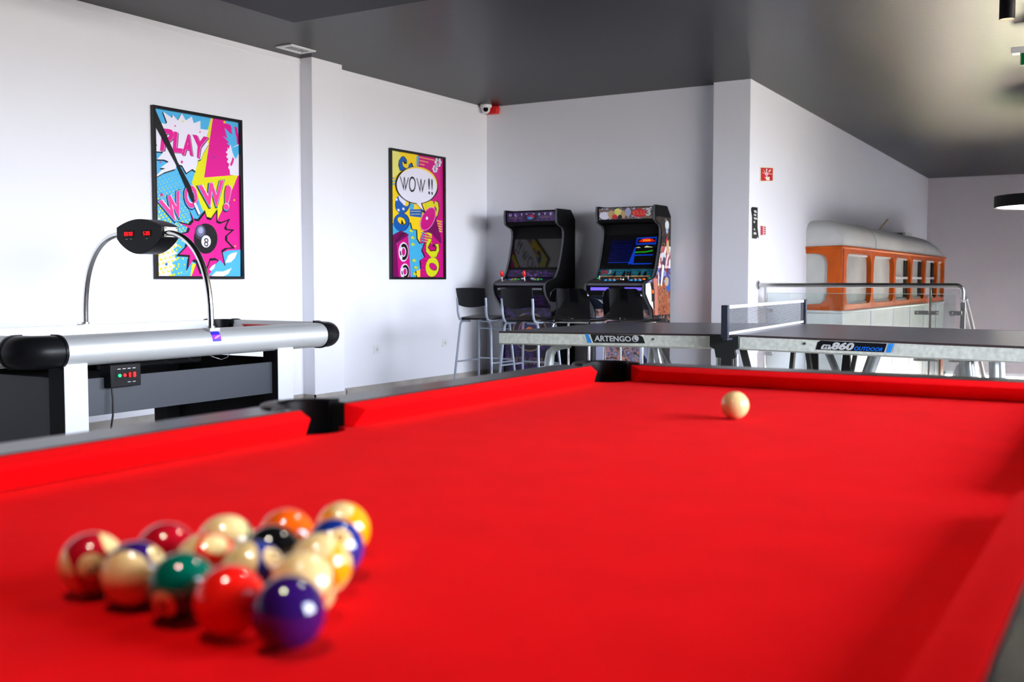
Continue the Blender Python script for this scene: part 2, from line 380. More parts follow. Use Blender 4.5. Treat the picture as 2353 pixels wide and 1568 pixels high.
p([(758, 420), (765, 440), (782, 400), (790, 430), (850, 395), (850, 655), (778, 648), (776, 610), (762, 590), (772, 560), (752, 540), (765, 520), (746, 500), (760, 480), (742, 462), (757, 450)], P_['white'])
p([(790, 430), (850, 405), (850, 470), (826, 520), (812, 500), (800, 470)], P_['blue'])
p([(800, 500), (812, 520), (800, 560), (785, 580), (778, 560), (792, 530)], P_['pink'])
# dots
A.n += 1; A.hold = True
for r in range(20):
    for c in range(13):
        x = 150+c*28+(r % 2)*14+r*2; y = 690+r*27-c*9
        if y > 1490 or x > 470: continue
        rad = max(3, 9*(1-(c*.05))*(.45+r*.045)); 
        if x < 470 and y < 1190: A.E(x, y, rad*.9, rad*1.1, P_['yel'], n=12)
A.hold = False
p([(100, 1190), (160, 1180), (250, 1150), (330, 1190), (350, 1230), (310, 1260), (350, 1290), (300, 1310), (345, 1340), (300, 1370), (330, 1400), (290, 1430), (310, 1500), (100, 1500)], P_['white'])
p([(100, 960), (150, 940), (165, 985), (200, 1010), (150, 1040), (100, 1040)], P_['white'])
A.n += 1; A.hold = True
for r in range(8):
    for c in range(6):
        x = 160+c*36+(r % 2)*17; y = 1240+r*38-c*10; A.E(x, y, 11-c*.8, 14-c, P_['yel'], n=12)
A.hold = False
A.n += 1; A.hold = True
for x, y, q in ((370, 1240, 7), (400, 1275, 6), (352, 1330, 8), (392, 1335, 7), (355, 1400, 6), (405, 1385, 5), (300, 1470, 10), (378, 1450, 6), (430, 1330, 6), (420, 1440, 4), (385, 1190, 6)): A.E(x, y, q, q*1.2, P_['yel'], n=10)
A.hold = False
def star(cx, cy, r, m): A.P([(cx+(r if i % 2 == 0 else r*.42)*math.sin(i*PI/5), cy-(r if i % 2 == 0 else r*.42)*math.cos(i*PI/5)*1.15) for i in range(10)], m)
# white star burst with PLAY
burst = [(228, 130), (303, 182), (308, 155), (350, 203), (382, 145), (415, 203), (464, 170), (480, 225), (535, 206), (535, 272), (604, 281), (588, 330), (600, 400), (560, 470), (540, 520), (515, 530), (495, 618), (468, 600), (420, 633), (385, 572), (345, 560), (330, 600), (240, 628), (150, 680), (218, 608), (248, 596), (208, 590), (275, 540), (240, 524), (180, 522), (232, 462), (130, 452), (182, 405), (130, 372), (168, 330), (128, 264), (170, 258), (205, 268), (180, 215), (250, 232), (262, 220)]
p(off(grow(burst, 1.02), -6, 8), P_['blk']); p(burst, P_['white'])
for k, (ch, q) in enumerate([('P', ((222, 268), (322, 275), (300, 440), (203, 452))), ('L', ((318, 292), (395, 310), (385, 468), (305, 462))), ('A', ((395, 320), (480, 312), (470, 490), (380, 486))), ('Y', ((468, 318), (598, 340), (545, 520), (480, 500)))]):
    A.T(ch, P_['blk'], *[(x+9, y+8) for x, y in q], bold=.05); A.T(ch, P_['lpink'], *[(x+4, y+3) for x, y in q], bold=.045); A.T(ch, P_['pink'], *q, bold=.04)
star(390, 210, 10, P_['yel']); star(327, 248, 9, P_['pink']); star(382, 543, 15, P_['pink']); star(207, 545, 9, P_['pink']); star(530, 298, 8, P_['pink']); star(217, 812, 18, P_['pink']); star(730, 217, 15, P_['gold']); star(810, 855, 10, P_['gold']); star(645, 505, 9, P_['cob']); star(255, 1380, 15, P_['cob']); star(818, 1233, 10, P_['gold'])
# wow burst
b8 = [(445, 940), (478, 1012), (515, 1018), (570, 948), (585, 1000), (620, 1010), (668, 940), (668, 1030), (700, 1042), (768, 1014), (738, 1075), (745, 1095), (802, 1100), (745, 1150), (745, 1185), (804, 1248), (745, 1252), (712, 1275), (738, 1398), (660, 1340), (610, 1345), (590, 1410), (535, 1450), (500, 1360), (470, 1350), (425, 1424), (438, 1315), (345, 1309), (412, 1240), (425, 1190), (330, 1138), (425, 1118), (438, 1080), (345, 1033), (440, 1055), (470, 1020)]
p(grow(b8, 1.045, (575, 1175)), P_['blk']); p(grow(b8, .93, (575, 1180)), P_['pink'])
p([(640, 1400), (690, 1345), (740, 1400), (715, 1285), (760, 1268), (860, 1262), (860, 1500), (560, 1500)], P_['blue'])
p([(735, 1370), (760, 1310), (790, 1290), (835, 1280), (815, 1330), (780, 1365)], P_['white']); p([(620, 1480), (660, 1440), (720, 1440), (790, 1410), (760, 1460), (700, 1490)], P_['white'])
p([(600, 1430), (625, 1395), (655, 1375), (650, 1400), (640, 1420), (610, 1440)], P_['white']); p([(570, 1500), (600, 1420), (625, 1440), (600, 1470), (640, 1480), (620, 1500)], P_['pink'])
A.E(575, 1171, 97, 124, P_['blk'])
A.E(532, 1118, 46, 60, P_['gr1']); A.E(533, 1110, 34, 44, P_['gr2']); A.E(534, 1104, 20, 26, P_['gr3'])
A.E(578, 1194, 39, 50, P_['white']); A.T('8', P_['blk'], (562, 1162), (600, 1170), (594, 1240), (562, 1232), bold=.0)
for ch, q in [('W', ((186, 866), (362, 774), (378, 982), (300, 1040))), ('O', ((386, 740), (500, 726), (512, 912), (418, 930))), ('W', ((512, 740), (722, 692), (698, 900), (572, 912))), ('!', ((738, 728), (788, 742), (760, 942), (716, 930)))]:
    A.T(ch, P_['navy'], *[(x-1, y+7) for x, y in grow(q, 1.12)], bold=.07); A.T(ch, P_['sky'], *[(x, y+3) for x, y in grow(q, 1.06)], bold=.06); A.T(ch, P_['white'], *[(x+3, y-3) for x, y in q], bold=.045); A.T(ch, P_['pink2'], *q, bold=.035)
p([(100, 60), (152, 95), (300, 430), (345, 545), (452, 742), (484, 862), (470, 880), (432, 800), (330, 560), (125, 180)], P_['blk'])
p([(468, 884), (492, 872), (536, 968), (516, 985)], P_['navy']); p([(474, 884), (492, 874), (532, 966), (516, 978)], P_['white'])
frame_poster('poster', 'large framed comic poster reading PLAY and WOW! with a black eight ball, on left wall', Y0, Y1, Z0, Z1, A)
# --- poster 2
Y0, Y1, Z0, Z1 = 8.022, 8.932, 1.062, 2.299
A = Art(870, 320, 4.612, XL+.008, (Y0+.015, Y1-.015, Z0+.015, Z1-.015)); p = A.P
p([(90, 60), (700, 180), (700, 1500), (90, 1500)], P_['gold'])
A.E(140, 250, 110, 150, P_['lyel'])
p([(415, 120), (700, 160), (700, 1500), (440, 1500), (440, 1050), (600, 700), (420, 500)], P_['mag'])
p([(402, 180), (430, 180), (420, 300), (402, 300)], P_['sky'])
A.n += 1; A.hold = True
for r, n in ((0, 15), (1, 9), (2, 5)):
    for k in range(n): A.E(438+k*10.5, 192+r*36+k*2.2, 4, 6, P_['gold'], n=8)
A.hold = False
A.n += 1; A.hold = True
for cx, cy, r in ((630, 245, 33), (598, 315, 26)):
    for k in range(6): A.E(cx+r*.65*math.cos(k*1.05), cy+r*1.0*math.sin(k*1.05), r*.5, r*.6, P_['white'], n=12)
    A.E(cx-2, cy, r*.28, r*.4, P_['mag'], n=12)
A.hold = False
# cobalt squiggle top left
p([(212, 230), (240, 185), (270, 182), (300, 220), (298, 262), (270, 262), (262, 235), (250, 250), (262, 290), (320, 330), (225, 335), (208, 280)], P_['blk']); p([(212, 235), (242, 188), (266, 186), (294, 222), (292, 250), (268, 225), (248, 245), (256, 290), (312, 330), (225, 330)], P_['cob'])
p([(320, 330), (330, 262), (350, 245), (368, 290), (400, 330)], P_['blk']); p([(305, 330), (322, 262), (345, 258), (360, 300), (372, 330)], P_['cob'])
for k in range(3): p([(136, 405+k*30), (170, 408+k*30), (170, 424+k*30), (136, 420+k*30)], P_['sky'])
# cyan zone bottom with black scallops
sc = [(136, 900), (330, 890), (345, 960), (395, 965), (400, 1060), (430, 1110), (480, 1100), (450, 1180), (480, 1250), (430, 1290), (440, 1380), (385, 1400), (400, 1500), (120, 1500)]
p([(x+(12 if x > 140 else 0), y-6) for x, y in sc], P_['blk']); p(sc, P_['sky'])
p([(330, 745), (470, 740), (450, 830), (330, 815)], P_['cob']); p([(330, 680), (375, 690), (372, 745), (330, 745)], P_['sky']); 
A.n += 1; A.hold = True
for r in range(2):
    for k in range(8): A.E(345+k*13, 765+r*30, 5, 5, P_['lyel'], n=6)
A.hold = False
# big cobalt 3 and 0 shapes at left
A.E(255, 680, 78, 112, P_['blk'], .2); A.E(250, 680, 76, 108, P_['cob'], .2); A.E(275, 655, 36, 60, P_['gold'], -.5); A.E(250, 630, 34, 58, P_['white'], -.5)
for x, y in ((187, 640), (260, 740), (208, 753), (270, 685)): p([(x-12, y-14), (x+10, y-12), (x+12, y+13), (x-10, y+10)], P_['white'])
A.E(243, 880, 82, 98, P_['blk'], .1); A.E(236, 880, 80, 96, P_['cob'], .1); A.E(243, 868, 52, 36, P_['blk'], .7); A.E(240, 866, 48, 32, P_['gold'], .7); p([(240, 850), (270, 905), (235, 900)], P_['blk'])
# yellow s shapes on the right
p([(490, 690), (575, 655), (575, 700), (510, 770)], P_['lime']); p([(600, 650), (632, 665), (640, 740), (625, 820), (598, 850), (596, 800), (606, 740), (586, 700)], P_['blk']); p([(594, 655), (624, 670), (635, 740), (618, 810), (596, 845), (600, 800), (612, 740), (586, 700)], P_['lime'])
A.n += 1; A.hold = True
for r in range(5):
    for k in range(6): A.E(600+k*13, 862+r*26+k*3, 6, 9, P_['gold'] if k < 5 else P_['lpink'], n=8)
A.hold = False
A.n += 1; A.hold = True
for r in range(4):
    for k in range(9): A.E(452+k*13, 990+r*28+k*3, 6, 8, P_['sky'] if k < 3 else P_['gold'], n=8)
A.hold = False
A.n += 1; A.hold = True
for r in range(9):
    for k in range(12): A.E(450+k*15, 1120+r*40+k*3, 4, 4, P_['plum'], n=6)
A.hold = False
# megaphone
p([(445, 960), (600, 735), (610, 860), (658, 1050), (658, 1110), (560, 1000)], P_['plum']); A.E(520, 845, 70, 134, P_['lpink'], .42); A.E(520, 845, 64, 126, P_['mag'], .42); A.E(508, 838, 12, 17, P_['white'])
# 2 and 0 lime
p([(505, 1110), (540, 1045), (565, 1060), (545, 1110), (520, 1150), (545, 1180), (600, 1175), (605, 1140), (560, 1130), (600, 1105), (635, 1110), (640, 1180), (610, 1255), (550, 1250), (500, 1190)], P_['blk']); p([(500, 1110), (530, 1050), (560, 1064), (535, 1110), (515, 1150), (545, 1190), (605, 1185), (612, 1145), (590, 1115), (630, 1110), (636, 1180), (605, 1250), (550, 1250), (498, 1190)], P_['lime'])
p([(505, 985), (550, 1000), (560, 1035), (530, 1020)], P_['lime'])
A.E(568, 1358, 72, 106, P_['blk'], .1); A.E(564, 1356, 70, 104, P_['lime'], .1); A.E(572, 1352, 48, 34, P_['blk'], .8); A.E(570, 1350, 44, 30, P_['mag'], .8)
# loudspeaker
p([(136, 1020), (230, 970), (320, 1012), (180, 1110), (136, 1080)], P_['plum'])
for k in range(6): p([(150+k*14, 1100-k*18), (180+k*22, 1108-k*22), (180+k*22, 1100-k*22), (150+k*14, 1092-k*18)], P_['blk'])
p([(186, 1110), (308, 1018), (336, 1500), (208, 1500)], P_['mag']); p([(136, 1085), (186, 1110), (208, 1500), (120, 1500)], P_['plum'])
for cx, cy, rx, ry in ((258, 1195, 52, 104), (272, 1405, 48, 86)):
    A.E(cx, cy, rx, ry, P_['white']); A.E(cx+2, cy, rx*.86, ry*.86, P_['lgrey']); A.E(cx+4, cy, rx*.84, ry*.84, P_['blk']); A.E(cx, cy, rx*.52, ry*.5, P_['white']); A.E(cx, cy, rx*.36, ry*.4, P_['mag'])
    p([(cx-rx*.8, cy-ry*.2), (cx-rx*.45, cy-ry*.6), (cx-rx*.3, cy-ry*.4), (cx-rx*.5, cy)], P_['white']); p([(cx-rx*.8, cy+ry*.45), (cx-rx*.45, cy+ry*.3), (cx-rx*.2, cy+ry*.6), (cx-rx*.5, cy+ry*.8)], P_['white'])
for cx, cy in ((340, 975), (356, 1050), (358, 1120), (370, 1290), (390, 1365), (378, 1432)): p([(cx-20, cy-12), (cx+4, cy-25), (cx+2, cy-6), (cx+24, cy-8), (cx-2, cy+24), (cx+2, cy+4), (cx-22, cy+8)], P_['lime'])
# bubble
A.E(398, 490, 228, 196, P_['blk'], .22, 48); A.E(404, 480, 212, 186, P_['gold'], .22, 48)
p([(365, 620), (390, 640), (470, 780), (492, 785), (455, 690), (470, 650)], P_['blk']); A.E(396, 494, 214, 184, P_['white'], .22, 48); p([(378, 630), (398, 690), (468, 760), (440, 680)], P_['white'])
for ch, q in (('W', ((215, 395), (312, 408), (285, 552), (248, 545))), ('O', ((312, 390), (386, 400), (384, 560), (312, 566))), ('W', ((392, 412), (486, 432), (468, 572), (418, 566))), ('!', ((516, 412), (534, 416), (536, 590), (518, 584))), ('!', ((548, 420), (564, 424), (566, 594), (550, 588)))):
    A.T(ch, P_['blk'], *q, bold=.0 if ch != '!' else .01)
frame_poster('poster', 'smaller framed comic poster with white WOW !! speech bubble and megaphone, on left wall', Y0, Y1, Z0, Z1, A)

# ================================================================== WALL AND CEILING FITTINGS
for (a, b), lab in (((7.775, .445), 'white wall socket low on the left wall, nearer the pillar'), ((8.895, .452), 'white wall socket low on the left wall, nearer the corner')):
    t = thing('wall_socket', lab, 'socket', (XL, a+.045, b-.04), 'wall sockets')
    m = MB(); m.box(XL, XL+.009, a, a+.09, b-.08, b, WHITEP); part(m, 'cover_plate', t, .002)
    m = MB(); m.tube([(XL+.008, a+.045, b-.04), (XL+.012, a+.045, b-.04)], .022, WHITEP, 20); m.tube([(XL+.012, a+.045, b-.04), (XL+.0125, a+.045, b-.04)], .017, P_['lgrey'], 20)
    m.tube([(XL+.0125, a+.036, b-.04), (XL+.013, a+.036, b-.04)], .003, BLACK, 8); m.tube([(XL+.0125, a+.054, b-.04), (XL+.013, a+.054, b-.04)], .003, BLACK, 8); part(m, 'socket_face', t)
# ceiling air vent
t = thing('ceiling_vent', 'white rectangular ceiling vent near the left wall pillar', 'vent', (-5.93, 6.5, ZC))
m = MB(); x0, x1, y0, y1 = -6.02, -5.85, 6.36, 6.65; w = .035
for q in ((x0, x1, y0, y0+w), (x0, x1, y1-w, y1), (x0, x0+w, y0+w, y1-w), (x1-w, x1, y0+w, y1-w)): m.box(*q, ZC-.012, ZC-.0005, WHITEP)
part(m, 'frame', t, .002)
m = MB(); m.box(x0+w, x1-w, y0+w, y1-w, ZC-.003, ZC-.001, BLACK)
for k in range(6): yy = y0+w+.012+k*.034; m.bar((x0+w, yy, ZC-.008), (x1-w, yy, ZC-.008), .014, .002, ALU)
part(m, 'grille', t)
# dome camera + red siren in the corner
c = atz(1131, 240, ZC-.03)
cx_, cy_ = -6.105, 9.62
t = thing('dome_camera', 'small white dome security camera on the ceiling in the corner', 'camera', (cx_, cy_, ZC))
m = MB(); m.lathe([(.001, .002), (.062, .002), (.064, -.012), (.058, -.03), (.050, -.035), (.001, -.036)], (cx_, cy_, ZC), WHITEP, 32); part(m, 'base', t)
m = MB(); m.sphere((cx_, cy_, ZC-.045), .047, WHITEP, 28, 16); part(m, 'eyeball', t)
d = (CAM-Vector((cx_, cy_, ZC-.045))).normalized(); m = MB(); c0 = Vector((cx_, cy_, ZC-.045)); m.tube([c0+d*.030, c0+d*.049], .026, BLACKG, 24); part(m, 'lens', t)
sx, sy = -6.085, 9.70
t = thing('alarm_siren', 'small red alarm siren on back wall behind the dome camera', 'siren', (sx, YB, ZC-.09))
m = MB(); m.prism([(sx-.05, ZC-.085), (sx+.062, ZC-.085), (sx+.075, ZC-.03), (sx+.06, ZC+.001), (sx-.05, ZC+.001)], 'y', YB-.06, YB-.001, RED); part(m, 'housing', t, .006)
m = MB(); m.box(sx-.055, sx+.07, YB-.01, YB-.0005, ZC-.092, ZC-.084, WHITEP); part(m, 'back_plate', t)
# fire call-point sign, black brush sticker, red call point on the right wall
def wallpt(x, y, lift=.0):
    X = XR0
    for _ in range(8): q = atX(x, y, X); X = wallx(q.y)
    return Vector((X+lift, q.y, q.z))
t = thing('fire_alarm_sign', 'red square fire alarm sign with a white hand symbol on right wall', 'sign', wallpt(1761, 420))
def signq(x, y, l): return wallpt(x, y, l)
m = MB(); a = [signq(*q, .0) for q in ((1745, 383), (1777.5, 385), (1776.5, 417), (1745, 419))]; b = [v+Vector((.006, 0, 0)) for v in a]
m.add([Vector(v) for v in a+b], [(3, 2, 1, 0), (4, 5, 6, 7), (0, 1, 5, 4), (1, 2, 6, 5), (2, 3, 7, 6), (3, 0, 4, 7)], P_['cream'], False); part(m, 'backing', t)
m = MB(); m.poly([signq(*q, .0066) for q in ((1746.8, 385.5), (1774.5, 386.8), (1774, 415.5), (1746.8, 415.5))], P_['red'])
def sc7(pts, mt, l=.0072): m.poly([signq(1700+x/7.84, 370+y/7.84, l) for x, y in pts], mt)
sc7([(430, 280), (455, 300), (470, 262), (485, 285), (525, 290), (525, 350), (470, 352)], P_['cream'])
for q in ([(398, 145), (415, 160), (455, 215), (445, 222)], [(380, 215), (395, 208), (440, 222), (436, 232)], [(455, 145), (470, 135), (485, 150), (474, 205), (464, 205)], [(500, 195), (520, 165), (545, 150), (553, 170), (530, 190), (512, 208)], [(505, 222), (540, 228), (572, 236), (560, 243), (510, 236)]): sc7(q, P_['cream'])
sc7([(440+34*math.cos(k*PI/8)+30, 235+30*math.sin(k*PI/8)) for k in range(16)], P_['cream']); m2 = P_['red']; m.poly([signq(1700+(470+22*math.cos(k*PI/8))/7.84, 370+(235+19*math.sin(k*PI/8))/7.84, .0078) for k in range(16)], P_['lpink'])
part(m, 'symbol_face', t)
m = MB()
pts = [(192, 835), (208, 845), (225, 828), (320, 840), (318, 1200), (342, 1400), (310, 1368), (305, 1405), (215, 1395), (218, 1020)]
m.poly([signq(1700+x/7.84, 370+y/7.84, .0010) for x, y in pts], P_['blk'])
for q in ([(245, 890), (292, 890), (308, 938), (262, 932)], [(245, 952), (290, 958), (296, 998), (252, 988)], [(245, 1015), (300, 1022), (312, 1060), (255, 1055)], [(245, 1080), (275, 1088), (266, 1128), (244, 1108)], [(245, 1212), (270, 1220), (274, 1256), (246, 1242)], [(245, 1285), (290, 1288), (294, 1330), (250, 1322)]):
    m.poly([signq(1700+x/7.84, 370+y/7.84, .0020) for x, y in q], P_['lgrey'])
single(m, 'wall_sticker', 'black brush-stroke sticker with sideways white letters at the right wall edge', 'sticker', wallpt(1733, 548))
t = thing('call_point_sign', 'small red and white notice beside the black wall sticker', 'sign', wallpt(1752, 543))
m = MB(); a = [signq(*q, .0) for q in ((1746, 519), (1759, 520.5), (1758.5, 541), (1746, 541))]; b = [v+Vector((.006, 0, 0)) for v in a]
m.add(a+b, [(3, 2, 1, 0), (4, 5, 6, 7), (0, 1, 5, 4), (1, 2, 6, 5), (2, 3, 7, 6), (3, 0, 4, 7)], P_['lgrey'], False); part(m, 'backing', t)
m = MB(); m.poly([signq(*q, .0066) for q in ((1746.5, 519.5), (1751.5, 520), (1751.5, 540.5), (1746.5, 540.5))], P_['red'])
for k in range(4): y = 521+k*5; m.poly([signq(*q, .0066) for q in ((1754, y), (1758, y+.3), (1758, y+3), (1754, y+2.7))], P_['red'])
part(m, 'print', t)
# exit sign
ex = Vector((-.86, 8.93, 2.74))
t = thing('exit_sign', 'green running-man exit sign with white bracket under the ceiling at right edge', 'sign', (ex.x, ex.y, ZC))
e0 = atY(2326, 118, 8.93); e1 = atY(2345, 153, 8.93)
m = MB(); m.box(e0.x, e0.x+.34, 8.85, 8.95, e0.z-.03, e0.z+.015, WHITEP); m.cyl((e0.x+.2, 8.9, e0.z), (e0.x+.2, 8.9, ZC), .012, WHITEP); part(m, 'light_housing', t, .004)
m = MB(); g0 = atY(2344, 120, 8.84); g1 = atY(2344, 152, 8.84); m.box(g0.x, g0.x+.3, 8.84, 8.846, g1.z, g0.z, P_['cream']); m.box(g0.x+.008, g0.x+.292, 8.838, 8.8399, g1.z+.008, g0.z-.008, P_['grn'])
m.box(g0.x+.03, g0.x+.1, 8.836, 8.8379, g1.z+.02, g0.z-.03, P_['cream']); m.prism([(g0.x+.12, g1.z+.02), (g0.x+.15, g1.z+.05), (g0.x+.2, g1.z+.02), (g0.x+.17, g1.z+.07), (g0.x+.15, g1.z+.1)], 'y', 8.836, 8.8379, P_['cream']); part(m, 'sign_panel', t)
# cylinder ceiling spots
LAMPW = mat('lamp_disc', (.9, .85, .75), .4, emit=(255, 225, 180), estr=40, bump=.01)
def cyl_spot(x, y, ztop, zbot, label, r=.042):
    t = thing('cylinder_spotlight', label, 'ceiling lamp', (x, y, ztop), 'black cylinder spotlights')
    m = MB(); m.lathe([(.001, ztop), (r, ztop), (r, zbot), (r-.004, zbot), (r-.005, zbot+.02), (.001, zbot+.02)], (x, y, 0), BLACK, 32); part(m, 'housing', t)
    m = MB(); m.lathe([(.001, zbot+.017), (r-.006, zbot+.017)], (x, y, 0), LAMPW, 32); part(m, 'lens', t)
    return t
cyl_spot(-.733, 6.669, ZC, 2.528, 'black cylinder spotlight hanging from ceiling at the top right corner')
def spot(x, y, z, W, ang=110, r=.035, col=(1, .90, .76)):
    l = bpy.data.lights.new('spot', 'SPOT'); l.energy = W; l.spot_size = math.radians(ang); l.spot_blend = .6; l.shadow_soft_size = r; l.color = col
    o = bpy.data.objects.new('spot_light', l); COL.objects.link(o); o.location = (x, y, z); return o
LSP = [(-.745, .35, 2.72, 'black cylinder spotlight above the near end of the pool table', 16), (-.63, 2.08, 2.72, 'black cylinder spotlight above the far end of the pool table', 9)]
for x, y, zt, lab, W in LSP:
    cyl_spot(x, y, zt, 2.42, lab); spot(x, y, 2.415, W)
spot(-.733, 6.669, 2.52, 20)
# ring pendant over the stairs
t = thing('drum_pendant', 'black drum pendant lamp with glowing white underside at right edge', 'pendant lamp', (-.93, 13.5, ZC))
pc = (-.93, 13.52); R_ = .64; zb = 1.885
m = MB(); m.lathe([(.001, zb+.13), (R_, zb+.13), (R_, zb), (R_-.02, zb), (R_-.02, zb+.012)], (*pc, 0), BLACKM, 64); part(m, 'shade', t)
m = MB(); m.lathe([(.001, zb+.010), (R_-.02, zb+.010)], (*pc, 0), mat('pendant_diffuser', (.9, .9, .9), .5, emit=(255, 248, 238), estr=2.2), 64); part(m, 'diffuser', t)
m = MB()
for k in range(3): a = k*2.094; m.cyl((pc[0]+.5*math.cos(a), pc[1]+.5*math.sin(a), zb+.12), (pc[0], pc[1], ZC-.03), .003, BLACK, 6)
m.cyl((pc[0], pc[1], ZC-.03), (pc[0], pc[1], ZC), .06, BLACK); part(m, 'suspension', t)

# ================================================================== POOL TABLE
NX0, NX1, NY0, NY1 = -1.288, -.125, .36, 2.69          # cushion noses
ZB, ZN, ZR = .765, .801, .812
MY = (NY0+NY1)/2; MR = MY-.045
CW, RW = .046, .105                                  # cushion depth, rail board width
pt = thing('pool_table', 'pool table with red cloth and black rails', 'pool table', ((NX0+NX1)/2, MY, 0))
PKS = [(NX0-.035, NY1+.035, 'c'), (NX1+.035, NY1+.035, 'c'), (NX0-.035, NY0-.035, 'c'), (NX1+.035, NY0-.035, 'c'), (NX0-.075, MY, 's'), (NX1+.075, MR, 's')]
PR = .064
# bed with pocket notches: outline walked round the table
def notch(cx, cy, a0, a1, n=14): return [(cx+PR*math.cos(math.radians(a0+(a1-a0)*i/n)), cy+PR*math.sin(math.radians(a0+(a1-a0)*i/n))) for i in range(n+1)]
B0 = .06
bed = []
bed += notch(NX0-.035, NY0-.035, 100, -10)
bed += notch(NX1+.035, NY0-.035, 190, 80)
bed += [(NX1+B0, MR-.075)] + notch(NX1+.075, MR, 256, 104) + [(NX1+B0, MR+.075)]
bed += notch(NX1+.035, NY1+.035, 280, 170)
bed += notch(NX0-.035, NY1+.035, 10, -100)
bed += [(NX0-B0, MY+.075)] + notch(NX0-.075, MY, 76, -76) + [(NX0-B0, MY-.075)]
m = MB(); m.prism(bed, 'z', ZB-.03, ZB, CLOTH); part(m, 'cloth_bed', pt, angle=20)
# cushions: profile (distance outward from nose, z)
CP = [(.0, ZN), (.003, ZN-.006), (.028, ZB+.001), (CW, ZB+.001), (CW, ZR-.001), (.012, ZN+.003)]
def cushion(a, b, nrm, ca, cb):
    # a,b = nose end points; nrm = outward direction; ca/cb = how far the back edge runs past (+) or short (-) of the nose end
    a = Vector((*a, 0)); b = Vector((*b, 0)); t = (b-a).normalized(); n = Vector((*nrm, 0)); m = MB(); vs = []
    N = 9
    stations = []
    for e, (P, sgn, cut) in enumerate(((a, -1, ca), (b, 1, cb))):
        stations.append((P, sgn*cut))
    ring = lambda P, sh: [P+n*d+t*(sh*(d/CW))+Vector((0, 0, z)) for d, z in CP]
    L = len(CP)
    r0 = ring(a, stations[0][1]); r1 = ring(b, stations[1][1])
    # slightly rounded tips
    r0i = [P+t*.012 for P in r0]; r1i = [P-t*.012 for P in r1]
    r0 = [P if i not in (0, 1, 5) else P+n*.006 for i, P in enumerate(r0)]; r1 = [P if i not in (0, 1, 5) else P+n*.006 for i, P in enumerate(r1)]
    vs = r0+r0i+r1i+r1; fs = []
    for k in range(3):
        for i in range(L): fs.append((k*L+i, k*L+(i+1) % L, (k+1)*L+(i+1) % L, (k+1)*L+i))
    fs += [tuple(reversed(range(L))), tuple(range(3*L, 4*L))]
    m.add(vs, fs, CLOTH); part(m, 'cushion', pt, .0025, angle=50)
g = .083; h = .080
cushion((NX0, NY0+g), (NX0, MY-h), (-1, 0), .045, .018); cushion((NX0, MY+h), (NX0, NY1-g), (-1, 0), .018, .045)
cushion((NX1, MR-h-.02), (NX1, NY0+g), (1, 0), .018, .045); cushion((NX1, NY1-g), (NX1, MR+h), (1, 0), .045, .018)
cushion((NX0+g, NY1), (NX1-g, NY1), (0, 1), .045, .045); cushion((NX1-g, NY0), (NX0+g, NY0), (0, -1), .045, .045)
# rail boards
def rail(x0, x1, y0, y1): m = MB(); m.box(x0, x1, y0, y1, ZB-.10, ZR, RAIL); part(m, 'rail', pt, .006, segs=3)
o0, o1 = CW, CW+RW
ek = .045
rail(NX0-o1, NX0-o0, NY0+ek, MY-.068); rail(NX0-o1, NX0-o0, MY+.068, NY1-ek)
rail(NX1+o0, NX1+o1, NY0+ek, MR-.068); rail(NX1+o0, NX1+o1, MR+.068, NY1-ek)
rail(NX0+ek, NX1-ek, NY1+o0, NY1+o1); rail(NX0+ek, NX1-ek, NY0-o1, NY0-o0)
# pocket castings
for cx, cy, kd in PKS:
    m = MB(); prof = [(PR-.004, ZR+.002), (PR-.006, ZR-.09), (PR+.002, ZR-.09), (PR+.034, ZR-.08), (PR+.036, ZR-.004), (PR+.030, ZR+.004), (PR+.002, ZR+.006)]
    if kd == 's':
        a = 0 if cx > -.7 else PI; m.lathe(prof, (cx, cy, 0), POCK, 24, a-1.45, a+1.45, closed=True)
    else:
        a = math.atan2(cy-MY, cx-(NX0+NX1)/2); q = PI/4*round((math.degrees(a)/45)/1) if False else math.radians({(0, 1): 135, (1, 1): 45, (0, 0): 225, (1, 0): 315}[(int(cx > -.7), int(cy > MY))])
        m.lathe(prof, (cx, cy, 0), POCK, 30, q-2.05, q+2.05, closed=True)
    p_ = part(m, 'pocket_casting', pt)
    m = MB(); m.lathe([(PR-.002, ZR-.06), (PR-.004, ZR-.15), (PR-.03, ZR-.19), (.001, ZR-.2)], (cx, cy, 0), BLACKM, 28); part(m, 'pocket_cup', pt)
# cabinet and legs
m = MB(); m.box(NX0-.11, NX1+.11, NY0-.11, NY1+.11, .42, ZB-.101, BLACKM); part(m, 'cabinet', pt, .01)
for x in (NX0+.06, NX1-.06):
    for y in (NY0+.06, NY1-.06):
        m = MB(); m.box(x-.07, x+.07, y-.07, y+.07, 0.02, .42, BLACK); m.cyl((x, y, 0), (x, y, .02), .05, CHROME); part(m, 'leg', pt, .008)

